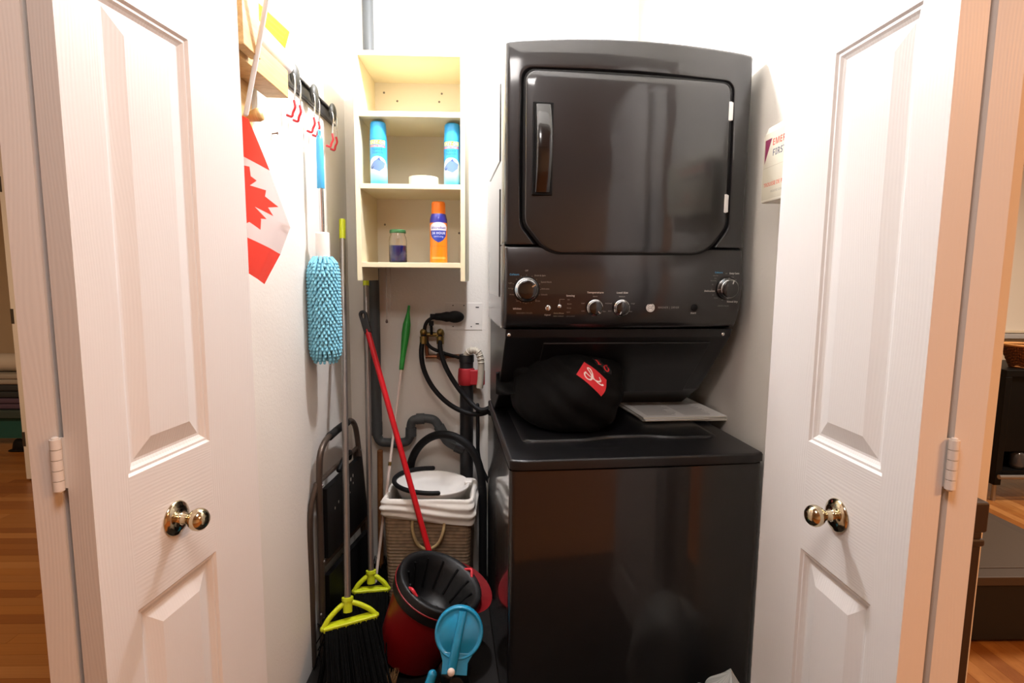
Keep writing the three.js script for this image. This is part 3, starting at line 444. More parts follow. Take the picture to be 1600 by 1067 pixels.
{
  const g = thing('chenille_duster', 'blue chenille duster with a chrome handle hanging head down from the hooks', 'duster', [-0.553, 1.03, -1.805]);
  const yy = y => y - 1.03;
  sub('handle_grip', merge([lathe([[0, yy(1.732)], [0.008, yy(1.730)], [0.0105, yy(1.718)], [0.0115, yy(1.66)], [0.0108, yy(1.632)], [0.0115, yy(1.63)], [0.0118, yy(1.571)], [0, yy(1.570)]], 20), tube([[0.0, yy(1.728), 0.009], [0, yy(1.745), 0.006], [0, yy(1.745), -0.006], [0, yy(1.728), -0.009]], 0.0028, 16, 8)]), std(0x4aa6d6, 0.4), g, 'light blue plastic grip');
  sub('tube', rod([0, yy(1.572), 0], [0, yy(1.425), 0], 0.0075), M.chrome, g);
  sub('collar', lathe([[0, yy(1.436)], [0.019, yy(1.435)], [0.0215, yy(1.43)], [0.022, yy(1.352)], [0.016, yy(1.345)], [0, yy(1.345)]], 24), std(0xe9e2dc, 0.5), g);
  const core = lathe([[0, 0], [0.018, 0.006], [0.030, 0.03], [0.036, 0.09], [0.036, 0.25], [0.034, 0.30], [0.026, 0.32], [0, 0.323]], 20); sub('sleeve', core, std(0x2f86a8, 0.9), g);
  const cap = new THREE.CapsuleGeometry(0.0047, 0.022, 3, 7); const inst = []; const q = new THREE.Quaternion();
  let row = 0; for (let y = 0.006; y < 0.324; y += 0.0105, row++) { const rr = y < 0.03 ? 0.020 + 0.5 * y : y > 0.30 ? 0.034 - 0.25 * (y - 0.30) : 0.036; const n = Math.round(rr * 2 * Math.PI / 0.0105); for (let i = 0; i < n; i++) { const a = (i + (row % 2) * 0.5 + rnd() * 0.4) / n * Math.PI * 2; const dir = V(Math.cos(a), -1.1 - 0.5 * rnd() + (y < 0.04 ? -0.6 : 0), Math.sin(a)).normalize(); q.setFromUnitVectors(V(0, 1, 0), dir); const c = cap.clone(); c.applyQuaternion(q); c.translate(Math.cos(a) * (rr + 0.006), y - 0.004, Math.sin(a) * (rr + 0.006)); inst.push(c); } }
  const ch = sub('chenille', merge(inst), std(0x7cbfd4, 0.85, { sheen: 0.5, sheenColor: new THREE.Color(0xa8dcf0) }), g); ch.userData.kind = 'stuff';
}
// ---------- coat rack, papers, flag ----------
{
  const g = thing('coat_rack', 'pine wall rack with a box shelf and a round peg on the left closet wall', 'coat rack', [-0.604, 1.60, -1.32]);
  const B = (a, b, c, d, e, f, r = 0.002) => box(a + 0.604, b + 0.604, c - 1.6, d - 1.6, e + 1.32, f + 1.32, r);
  sub('backboard', B(-0.604, -0.586, 1.575, 1.86, -1.40, -1.18), M.pine, g);
  sub('box_shelf', B(-0.586, -0.53, 1.745, 1.812, -1.488, -1.18), M.pine, g);
  sub('upright', B(-0.527, -0.505, 1.755, 2.0, -1.262, -1.18), M.pine, g);
  const pg = lathe([[0, 0], [0.008, 0], [0.008, 0.025], [0.011, 0.045], [0.0145, 0.060], [0.013, 0.068], [0, 0.070]], 20); pg.rotateZ(-Math.PI / 2 + 0.25); pg.translate(0.018, 0.035, 0.03); sub('peg', pg, M.pine, g);
  for (const [y, z] of [[0.075, -0.045], [0.03, -0.05]]) sub('screw', ball([0.0185, y, z], 0.004, 0.5, 1, 1), std(0x6a3a1c, 0.5), g);
}
{
  const g = thing('paper_sheet', 'curled white printed sheet lying on the pine rack shelf', 'paper', [-0.56, 1.813, -1.40]);
  sub('sheet', grid(24, 8, (u, v) => { const a = -0.6 + u * 3.4, r = 0.026 + 0.004 * u; return [r * Math.sin(a) + 0.004, r - r * Math.cos(a) + 0.001, -0.13 + 0.25 * v]; }), std(0xe8e6e6, 0.7, { side: THREE.DoubleSide }), g);
  const t2 = thing('label_card', 'yellow and white printed card leaning above the curled paper', 'card', [-0.548, 1.872, -1.405]);
  t2.rotation.set(0.09, 0, -0.35);
  const tex = canvasTex(512, 128, (c) => { c.fillStyle = '#f3ead8'; c.fillRect(0, 0, 512, 128); c.fillStyle = '#e0cc10'; c.fillRect(0, 14, 500, 100); c.strokeStyle = '#8a8458'; c.lineWidth = 4; c.strokeRect(2, 12, 498, 104); c.fillStyle = '#b8ac30'; for (let i = 0; i < 22; i++) { c.fillRect(90 + i * 17, 34, 10, 10); c.fillRect(84 + i * 17, 60, 11, 8); c.fillRect(88 + i * 17, 84, 9, 8); } c.fillStyle = '#9aa040'; c.fillRect(16, 30, 50, 66); });
  const f = new THREE.PlaneGeometry(0.25, 0.055); f.rotateY(Math.PI / 2); f.translate(0.0016, 0.0275 - 0.012, 0);
  sub('print', f, std(0xffffff, 0.6, { map: tex }), t2); sub('card', box(-0.001, 0.001, -0.014, 0.046, -0.127, 0.127), std(0xf1ece2, 0.7), t2);
  const b = thing('plastic_bag', 'crumpled yellow plastic bag on the pine rack behind the printed card', 'bag', [-0.572, 1.815, -1.375]);
  const s = new THREE.SphereGeometry(1, 32, 24), p = s.attributes.position; for (let i = 0; i < p.count; i++) { const x = p.getX(i), y = p.getY(i), z = p.getZ(i), r = 0.8 + 0.4 * noise3(x * 2 + 3, y * 2, z * 2); p.setXYZ(i, Math.max(-0.028, 0.03 * x * r), 0.065 + 0.062 * y * r, 0.085 * z * r); } s.computeVertexNormals();
  sub('bag_body', s, std(0xf0d94a, 0.45), b);
}
{
  const g = thing('hand_flag', 'small red and white maple leaf flag hanging from a white stick', 'flag', [-0.53, 1.28, -1.25]);
  const leaf = (c, x, y, s, sy) => { const P = [[0, -1], [0.18, -0.62], [0.42, -0.72], [0.34, -0.22], [0.62, -0.48], [0.68, -0.32], [1.0, -0.36], [0.9, -0.05], [1.02, 0.06], [0.5, 0.44], [0.58, 0.66], [0.06, 0.58], [0.06, 1], [-0.06, 1], [-0.06, 0.58], [-0.58, 0.66], [-0.5, 0.44], [-1.02, 0.06], [-0.9, -0.05], [-1.0, -0.36], [-0.68, -0.32], [-0.62, -0.48], [-0.34, -0.22], [-0.42, -0.72], [-0.18, -0.62]]; c.beginPath(); P.forEach((p, i) => { const X = x - p[1] * s, Y = y + p[0] * sy; i ? c.lineTo(X, Y) : c.moveTo(X, Y); }); c.closePath(); c.fill(); };
  const tex = canvasTex(512, 1024, (c, w, h) => { c.fillStyle = '#f2e6e4'; c.fillRect(0, 0, w, h); c.fillStyle = '#fb4a3a'; c.fillRect(0, 0, w, h * 0.25); c.fillRect(0, h * 0.75, w, h * 0.25); leaf(c, 205, 500, 262, 195); });
  const k = 1.25 / 1.32, w = ([x, y]) => [x * k + 0.53, (y - 1.3) * k + 0.02];
  const Rr = [[0, [-0.562, 1.649]], [0.25, [-0.521, 1.537]], [0.62, [-0.473, 1.402]], [0.75, [-0.494, 1.347]], [1, [-0.532, 1.279]]], Ll = [[0, [-0.585, 1.66]], [0.25, [-0.640, 1.60]], [0.75, [-0.645, 1.415]], [1, [-0.640, 1.335]]];
  const at = (L, v) => { for (let i = 0; i < L.length - 1; i++) if (v <= L[i + 1][0] + 1e-9) { const t = (v - L[i][0]) / (L[i + 1][0] - L[i][0]); return [L[i][1][0] + (L[i + 1][1][0] - L[i][1][0]) * t, L[i][1][1] + (L[i + 1][1][1] - L[i][1][1]) * t]; } return L.at(-1)[1]; };
  sub('cloth', grid(24, 48, (u, v) => { const a = w(at(Ll, v)), b = w(at(Rr, v)); return [a[0] + (b[0] - a[0]) * u, a[1] + (b[1] - a[1]) * u, 0.010 * Math.sin(u * 5 + v * 3) * Math.min(1, v * 4) + (v > 0.62 && u > 0.8 ? (u - 0.8) * 0.06 : 0), u, 1 - v]; }), std(0xffffff, 0.8, { map: tex, side: THREE.DoubleSide, transmission: 0.5, thickness: 0 }), g);
  sub('stick', capTube([[-0.05, 0.33, 0.002], [-0.006, 0.36, 0.002], [0.038, 0.52, 0.015], [0.058, 0.60, 0.02]].slice(1), 0.0052, 16, 10), M.white, g, 'white plastic stick');
}
// ---------- brooms ----------
function broom(label, top, bot, c, e0, e1, spread) {
  const g = thing('broom', label, 'broom', [bot[0], 0, bot[2]], null);
  const L = p => [p[0] - bot[0], p[1], p[2] - bot[2]]; const T0 = L(top), B0 = L(bot), C = L(c), A = L(e0), Z = L(e1);
  const d = V(...T0).sub(V(...B0)).normalize(); const off = (p, t) => [p[0] + d.x * t, p[1] + d.y * t, p[2] + d.z * t];
  sub('handle', rod(B0, T0, 0.0105), std(0x8d8680, 0.32, { metalness: 0.75 }), g, 'grey metal handle');
  sub('end_cap', merge([rod(off(T0, -0.075), off(T0, -0.002), 0.0116), ball(off(T0, -0.002), 0.0116, 1, 0.6, 1)]), M.lime, g);
  sub('socket', merge([rod(off(B0, -0.045), off(B0, -0.004), 0.0145, 0.0155), rod(off(B0, -0.010), off(B0, 0.001), 0.0185), tube([off(A, 0), [A[0] * 0.72 + B0[0] * 0.28, A[1] * 0.45 + B0[1] * 0.5, A[2] * 0.72 + B0[2] * 0.28], off(B0, -0.016), [Z[0] * 0.72 + B0[0] * 0.28, Z[1] * 0.45 + B0[1] * 0.5, Z[2] * 0.72 + B0[2] * 0.28], Z], 0.0085, 40, 10), ball(A, 0.0095), ball(Z, 0.009), bar(A, Z, 0.034, 0.016)]), M.lime, g, 'lime green broom head frame');
  const br = [], n = 420, cz = V(...A).lerp(V(...Z), 0.5); const ax = V(...Z).sub(V(...A));
  for (let i = 0; i < n; i++) { const t = rnd(), s = (rnd() - 0.5); const p = V(...A).addScaledVector(ax, 0.03 + 0.94 * t); const nrm = V(-ax.z, 0, ax.x).normalize(); p.addScaledVector(nrm, s * 0.028); const o = p.clone().addScaledVector(ax, (t - 0.5) * spread[0]).addScaledVector(nrm, s * spread[1]); o.y = 0.003 + 0.02 * rnd(); o.x += spread[2] * (1 - t); const m = p.clone().lerp(o, 0.5); m.y += 0.01; br.push(new THREE.TubeGeometry(new THREE.QuadraticBezierCurve3(p, m, o), 3, 0.0017, 4)); }
  const b = sub('bristles', merge(br), M.bristle, g, 'long black bristles'); b.userData.kind = 'stuff';
  sub('bristle_block', bar([A[0], A[1] - 0.02, A[2]], [Z[0], Z[1] - 0.02, Z[2]], 0.03, 0.05), M.bristle, g);
}
broom('lime green broom with a grey handle in front of the folded step stool', [-0.572, 1.505, -2.11], [-0.485, 0.25, -1.735], [-0.475, 0.17, -1.715], [-0.552, 0.172, -1.685], [-0.394, 0.182, -1.745], [0.18, 2.2, -0.035]);
broom('lime green broom further back with its top under the shelf cabinet', [-0.507, 1.335, -2.185], [-0.452, 0.235, -1.93], [-0.443, 0.17, -1.91], [-0.508, 0.17, -1.905], [-0.390, 0.168, -1.925], [0.2, 1.6, 0]);
// ---------- step stool ----------
{
  const g = thing('step_stool', 'folded bronze step stool with black treads leaning on the left closet wall', 'step stool', [-0.57, 0, -1.95]);
  const q = (s, y, o = 0) => { const nx = -0.585 - 0.008 * (1 - y / 0.75), fx = -0.562 + 0.062 * (1 - y / 0.75); return [nx + (fx - nx) * s + o + 0.57, y, -1.755 - 0.395 * s + 1.95]; };
  sub('front_frame', tube([q(0.02, 0.012, 0.012), q(0.02, 0.4, 0.012), q(0.02, 0.66, 0.012), q(0.06, 0.725, 0.012), q(0.18, 0.752, 0.012), q(0.5, 0.757, 0.012), q(0.84, 0.752, 0.012), q(0.95, 0.72, 0.012), q(0.98, 0.65, 0.012), q(0.98, 0.4, 0.012), q(0.98, 0.012, 0.012)], 0.0105, 90, 10), M.bronze, g, 'bent bronze tube frame');
  sub('grip', tube([q(0.26, 0.755, 0.012), q(0.5, 0.757, 0.012), q(0.74, 0.755, 0.012)], 0.0135, 16, 10), M.rubber, g);
  for (const s of [-0.05, 0.985]) sub('rear_leg', capTube([q(s + 0.06 * Math.sign(0.5 - s), 0.625, 0.004), q(s, 0.56, -0.004), q(s, 0.30, -0.006), q(s, 0.012, -0.004)], 0.0095, 30, 8), M.bronze, g);
  const slab = (y0, y1, o, th) => merge([grid(8, 8, (u, v) => q(0.07 + 0.86 * u, y0 + (y1 - y0) * v, o + 0.002 * Math.sin(u * 60))), grid(8, 8, (u, v) => q(0.07 + 0.86 * u, y0 + (y1 - y0) * v, o + th)), ...[[0.07, 0.07], [0.93, 0.93]].map(([a, b]) => grid(1, 8, (u, v) => q(a, y0 + (y1 - y0) * v, o + th * u))), ...[y0, y1].map(y => grid(8, 1, (u, v) => q(0.07 + 0.86 * u, y, o + th * v)))]);
  sub('tread', slab(0.36, 0.60, 0.010, 0.018), M.black, g, 'black moulded upper tread'); sub('tread', slab(0.06, 0.30, 0.010, 0.018), M.black, g);
  for (const y of [0.63, 0.335]) sub('cross_bar', rod(q(0.03, y, 0.008), q(0.97, y, 0.008), 0.008), M.bronze, g);
  sub('latch', capTube([q(0.4, 0.62, 0.02), q(0.5, 0.655, 0.03), q(0.62, 0.655, 0.03), q(0.66, 0.63, 0.02)], 0.010, 20, 8), M.black, g);
  for (const [s, y] of [[0.02, 0.62], [0.02, 0.36], [-0.05, 0.19], [0.98, 0.62], [0.98, 0.36]]) sub('rivet', ball(q(s, y, 0.022), 0.005, 0.7, 1, 1), M.steel, g);
  for (let i = 0; i < 9; i++) sub('paint_fleck', ball(q(0.2 + 0.5 * rnd(), 0.42 + 0.14 * rnd(), 0.0275), 0.003 + 0.003 * rnd(), 0.2, 1.4, 1), std(0xb8b0a4, 0.8), g);
}
// ---------- laundry basket, basin ----------
{
  const w = 0.335, d = 0.235, h = 0.455, cx = -0.2515, cz = -2.112;
  const g = thing('laundry_basket', 'woven brown laundry basket with a white cloth liner folded over its rim', 'basket', [cx, 0, cz]); g.rotation.y = -0.03;
  const rr = (t, hw, hd, r) => { const per = [[hw - r, hd - r], [-(hw - r), hd - r], [-(hw - r), -(hd - r)], [hw - r, -(hd - r)]]; const seg = t * 4, k = Math.floor(seg) % 4, f = seg - Math.floor(seg); const a0 = [0, 1, 2, 3][k] * Math.PI / 2; const c = per[k], n = per[(k + 1) % 4]; if (f < 0.3) { const a = a0 + f / 0.3 * Math.PI / 2; return [c[0] + r * Math.cos(a), c[1] + r * Math.sin(a)]; } const a = a0 + Math.PI / 2, e0 = [c[0] + r * Math.cos(a), c[1] + r * Math.sin(a)], e1 = [n[0] + r * Math.cos(a), n[1] + r * Math.sin(a)], s = (f - 0.3) / 0.7; return [e0[0] + (e1[0] - e0[0]) * s, e0[1] + (e1[1] - e0[1]) * s]; };
  const weave = dataTex(256, 256, (u, v) => { const r = Math.floor(v * 16); const s = 0.62 + 0.12 * Math.abs(Math.sin(v * 16 * Math.PI)) + 0.22 * noise(u * 30 + r * 7, r * 3.1, 0, 0); return [0.74 * s, 0.62 * s, 0.48 * s]; }, true, 1, 2.2);
  const weaveB = dataTex(256, 256, (u, v) => Math.abs(Math.sin(v * 16 * Math.PI)) * 0.8 + 0.2 * noise(u * 40, v * 40, 40, 40), false, 1, 2.2);
  sub('woven_body', merge([grid(96, 20, (u, v) => { const [x, z] = rr(u, w / 2 - 0.014 + 0.012 * v, d / 2 - 0.012 + 0.010 * v, 0.022); return [x, 0.004 + h * v, z, u * 4, v]; }), box(-w / 2 + 0.02, w / 2 - 0.02, 0, 0.012, -d / 2 + 0.02, d / 2 - 0.02)]), std(0xf0f0f4, 0.85, { map: weave, bumpMap: weaveB, bumpScale: 0.0014 }), g);
  sub('liner', grid(140, 30, (u, v) => { const t = v; let off, y; const wr = 0.0025 * Math.sin(u * 40 + t * 9) + 0.003 * noise(u * 30, t * 5); if (t < 0.62) { const s = t / 0.62; off = 0.004 + 0.010 * Math.sin(s * Math.PI) * 0.8 + 0.0025 * Math.sin(s * 16 + 2 * Math.sin(u * 19)); y = 0.392 + 0.074 * s - 0.014 * (1 - s) * Math.sin(u * 6.28 * 2 + 1); } else if (t < 0.75) { const s = (t - 0.62) / 0.13 * Math.PI; off = 0.004 - 0.010 * (1 - Math.cos(s)) / 1 * 0.8; y = 0.466 + 0.010 * Math.sin(s); } else { const s = (t - 0.75) / 0.25; off = -0.016 - 0.006 * s; y = 0.466 - 0.16 * s; } const [x, z] = rr(u, w / 2 + off, d / 2 + off, 0.026); return [x + wr * 0.5, y, z + wr * 0.5]; }), std(0xe2dcd2, 0.85), g, 'white cloth liner');
  sub('handle', tube([[-0.055, 0.398, d / 2 - 0.004], [-0.053, 0.36, d / 2 + 0.012], [-0.03, 0.305, d / 2 + 0.016], [0.005, 0.290, d / 2 + 0.016], [0.04, 0.310, d / 2 + 0.016], [0.062, 0.36, d / 2 + 0.012], [0.064, 0.398, d / 2 - 0.004]], 0.0062, 40, 8), std(0xa98f62, 0.85), g, 'tan rope handle');
  const b = thing('wash_basin', 'round white plastic tub with a black foam edge sitting in the basket top', 'basin', [-0.250, 0.43, -2.118]); b.rotation.set(0.12, 0, -0.03);
  sub('tub', lathe([[0, 0.03], [0.10, 0.03], [0.135, 0.058], [0.146, 0.068], [0.150, 0.071], [0.156, 0.070], [0.157, 0.065], [0.150, 0.055], [0.125, 0.0], [0, -0.004]].map(([r, y]) => [r * 0.93, y]), 56).scale(1, 1, 0.70), std(0xe4e0da, 0.4), b);
  sub('spout', box(0.125, 0.155, 0.058, 0.076, -0.03, 0.0, 0.006), std(0xe4e0da, 0.4), b);
  const P = []; for (let i = 0; i <= 14; i++) { const a = 1.35 + i / 14 * 3.3; P.push([0.148 * Math.cos(a), 0.079, 0.70 * 0.148 * Math.sin(a)]); } sub('foam_edge', capTube(P, 0.0088, 50, 10), M.rubber, b, 'black foam tube round the left rim');
}
// ---------- red bucket, mop, green rod ----------
{
  const g = thing('mop_bucket', 'red plastic mop bucket with a black wringer standing on the closet floor', 'bucket', [-0.292, 0.038, -1.772]);
  g.rotation.order = 'YXZ'; g.rotation.set(0.14, 0, -0.40);
  const ov = g0 => { g0.scale(1.07, 1, 1.07); return g0; };
  sub('tub', ov(lathe([[0, 0.003], [0.090, 0.0], [0.100, 0.004], [0.104, 0.012], [0.128, 0.245], [0.1335, 0.262], [0.140, 0.268], [0.138, 0.272], [0.131, 0.270], [0.126, 0.26], [0.100, 0.016], [0, 0.012]], 56)), M.red, g, 'red tapered tub');
  sub('spout', grid(20, 8, (u, v) => { const a = -0.95 + 1.9 * u, r = 0.135 + 0.056 * v * Math.cos(a * 1.4) ; return [r * Math.cos(a - 0.55 + 0.9), 0.235 + 0.035 * v + 0.012, -r * Math.sin(a + 0.35)]; }), std(0x74080e, 0.7, { side: THREE.DoubleSide, specularIntensity: 0.4 }), g, 'red pouring lip');
  const wr = sub('wringer', lathe([[0.146, 0.236], [0.148, 0.262], [0.145, 0.292], [0.136, 0.298], [0.118, 0.292], [0.100, 0.262], [0.075, 0.19], [0.05, 0.165], [0, 0.16]], 48), std(0x080809, 0.5), g, 'black wringer cone with slots');
  for (let i = 0; i < 12; i++) { const a = i / 12 * Math.PI * 2; sub('wringer_rib', bar([0.112 * Math.cos(a), 0.287, 0.112 * Math.sin(a)], [0.076 * Math.cos(a), 0.195, 0.076 * Math.sin(a)], 0.007, 0.008), M.black, wr); }
  for (const a of [-2.3, 0.75]) sub('clip', capTube([[0.128 * Math.cos(a - 0.14), 0.293, -0.128 * Math.sin(a - 0.14)], [0.134 * Math.cos(a), 0.305, -0.134 * Math.sin(a)], [0.128 * Math.cos(a + 0.14), 0.293, -0.128 * Math.sin(a + 0.14)]], 0.0055, 16, 8), std(0xd0303c, 0.4), g, 'bright red clip');
}
{
  const a = [-0.150, 0.012, -1.868], b = [-0.516, 1.187, -2.128];
  const g = thing('mop', 'red mop handle with a black grip standing behind the red bucket', 'mop', [a[0], a[1], a[2]]);
  const t = k => [(b[0] - a[0]) * k, (b[1] - a[1]) * k, (b[2] - a[2]) * k];
  sub('handle', rod(t(0), t(0.925), 0.0105), M.redHandle, g);
  const d = V(...t(1)).normalize(), q = new THREE.Quaternion().setFromUnitVectors(V(0, 1, 0), d);
  const S = new THREE.Shape(); S.moveTo(-0.0125, 0); S.lineTo(0.0125, 0); S.lineTo(0.014, 0.07); S.quadraticCurveTo(0.0135, 0.085, 0, 0.086); S.quadraticCurveTo(-0.0135, 0.085, -0.014, 0.07); S.lineTo(-0.0125, 0); const Ho = new THREE.Path(); Ho.absellipse(0, 0.066, 0.0065, 0.012, 0, Math.PI * 2); S.holes.push(Ho);
  const e = new THREE.ExtrudeGeometry(S, { depth: 0.014, bevelEnabled: true, bevelSize: 0.003, bevelThickness: 0.003, bevelOffset: -0.002, bevelSegments: 2, curveSegments: 16 }); e.translate(0, 0, -0.007); e.applyQuaternion(q); e.translate(...t(0.915)); sub('grip', e, std(0x1c1b1b, 0.5), g, 'black grip with a hanging hole');
}
{
  const a = [-0.462, 0.02, -1.945], b = [-0.356, 1.178, -2.272];
  const t = k => [(b[0] - a[0]) * k, (b[1] - a[1]) * k, (b[2] - a[2]) * k];
  const g = thing('grip_rod', 'thin white rod with a green bulb grip leaning on the back wall', 'rod', a);
  sub('rod', merge([rod(t(0), t(0.48), 0.0058), rod(t(0.48), t(0.80), 0.0052)]), std(0xd9c8bd, 0.4), g);
  const L = V(...t(1)).length(), y0 = L * 0.785; const gg = lathe([[0, 0], [0.009, 0], [0.0095, 0.01], [0.0105, 0.06], [0.014, 0.11], [0.0165, 0.15], [0.0155, 0.185], [0.010, 0.215], [0.006, 0.235], [0.005, 0.262], [0, 0.264]], 24); gg.translate(0, y0, 0); gg.applyQuaternion(new THREE.Quaternion().setFromUnitVectors(V(0, 1, 0), V(...t(1)).normalize())); sub('grip', gg, std(0x2c9a3a, 0.42), g, 'green plastic grip');
  sub('joint', rod(t(0.475), t(0.487), 0.0064), M.oldBrass, g);
}
mesh('wooden_stick', merge([rod([-0.473, 0.0, -2.19], [-0.472, 0.592, -2.215], 0.0115), ball([-0.472, 0.592, -2.215], 0.0115, 1, 0.6, 1)]), std(0x8a5a30, 0.6, { map: woodGrain })); tag(scene.children.at(-1), 'brown wooden stick standing in the back corner beside the basket', 'stick');
// ---------- plumbing on the back wall ----------
{
  const g = thing('waste_pipe', 'dark grey waste pipe running down the back wall into a trap', 'pipe', [-0.498, 0, -2.265]);
  const pm = std(0x44484a, 0.55), X = x => x + 0.498, zz = 0;
  const down = (x, y) => [X(x), y, zz];
  sub('vertical_pipe', rod(down(-0.4975, 2.43), down(-0.4935, 0.66), 0.0215), pm, g);
  sub('trap', merge([tube([down(-0.4935, 0.69), down(-0.4935, 0.645), down(-0.478, 0.617), down(-0.45, 0.612), down(-0.40, 0.612), down(-0.372, 0.617), down(-0.358, 0.635), down(-0.354, 0.66), down(-0.353, 0.685), down(-0.346, 0.705), down(-0.325, 0.713), down(-0.28, 0.714), down(-0.255, 0.706), down(-0.232, 0.672), down(-0.205, 0.620), down(-0.150, 0.585)], 0.0185, 90, 14)]), pm, g);
  for (const [a, b] of [[[-0.4935, 0.70], [-0.4935, 0.645]], [[-0.354, 0.64], [-0.353, 0.675]], [[-0.330, 0.713], [-0.298, 0.714]], [[-0.238, 0.682], [-0.215, 0.638]], [[-0.435, 0.612], [-0.40, 0.612]]]) sub('coupling', rod(down(...a), down(...b), 0.0225), pm, g);
  const s = thing('standpipe', 'thick black standpipe with a red collar beside the washer on the back wall', 'pipe', [-0.122, 0, -2.255]);
  sub('pipe', merge([rod([0, 0, 0], [0, 0.985, 0], 0.028), lathe([[0.028, 0.985], [0.0305, 0.983], [0.0305, 0.955], [0.028, 0.953]], 24)]), std(0x18181a, 0.5), s);
  sub('red_collar', merge([lathe([[0.0285, 0.86], [0.034, 0.862], [0.036, 0.89], [0.033, 0.925], [0.0285, 0.93]], 24), box(0.01, 0.075, 0.862, 0.925, 0.012, 0.030, 0.006)]), std(0xa01620, 0.6), s, 'red tape collar');
  sub('tee', rod([-0.01, 0.59, 0.006], [-0.045, 0.605, 0.004], 0.027), std(0x18181a, 0.5), s);
  const h = thing('discharge_hose', 'white corrugated discharge hose hooked into the black standpipe', 'hose', [-0.086, 0.772, -2.23]);
  sub('elbow', tube([[-0.04, 0.165, -0.018], [-0.038, 0.205, -0.012], [-0.018, 0.232, 0], [0.010, 0.228, 0.004], [0.022, 0.20, 0.006], [0.024, 0.16, 0.006], [0.022, 0.11, 0.005], [0.018, 0.08, 0.004]], 0.0135, 60, 12), std(0xb0a898, 0.6), h);
  const hc = new THREE.CatmullRomCurve3([[-0.04, 0.165, -0.018], [-0.038, 0.205, -0.012], [-0.018, 0.232, 0], [0.010, 0.228, 0.004], [0.022, 0.20, 0.006], [0.022, 0.11, 0.005], [0.018, 0.08, 0.004]].map(p => V(...p)), false, 'centripetal');
  for (let i = 0; i < 7; i++) { const k = 0.26 + i * 0.055, p = hc.getPointAt(k), t = new THREE.TorusGeometry(0.0138, 0.0022, 6, 20); t.applyQuaternion(new THREE.Quaternion().setFromUnitVectors(V(0, 0, 1), hc.getTangentAt(k))); t.translate(p.x, p.y, p.z); sub('rib', t, std(0xc4bdae, 0.6), h); }
}
{
  const g = thing('water_valves', 'brass water valves and copper pipe on the back wall', 'valve', [-0.25, 1.03, -2.285]);
  sub('manifold', merge([rod([-0.055, 0.035, 0.02], [0.030, 0.035, 0.02], 0.009), rod([-0.046, 0.035, -0.012], [-0.046, 0.035, 0.034], 0.013), rod([0.022, 0.035, -0.012], [0.022, 0.035, 0.034], 0.013), ball([-0.046, 0.045, 0.03], 0.015), ball([0.022, 0.045, 0.03], 0.015)]), M.oldBrass, g);
  sub('lever', merge([rod([-0.014, 0.035, 0.03], [-0.014, 0.075, 0.034], 0.0055), box(-0.024, -0.004, 0.072, 0.092, 0.029, 0.039, 0.003)]), M.black, g);
  sub('supply_pipe', merge([capTube([[-0.036, 0.03, 0.012], [-0.036, -0.035, 0.010], [-0.034, -0.052, 0.010]], 0.0085, 20, 10), rod([-0.042, -0.058, 0.01], [0.105, -0.055, 0.01], 0.0085)]), M.copper, g);
  sub('stop_valve', merge([ball([0.025, -0.055, 0.016], 0.019), rod([0.005, -0.056, 0.01], [0.045, -0.056, 0.01], 0.012), rod([0.025, -0.055, 0.02], [0.025, -0.055, 0.05], 0.007)]), std(0x6b4a38, 0.5, { metalness: 0.7 }), g);
}
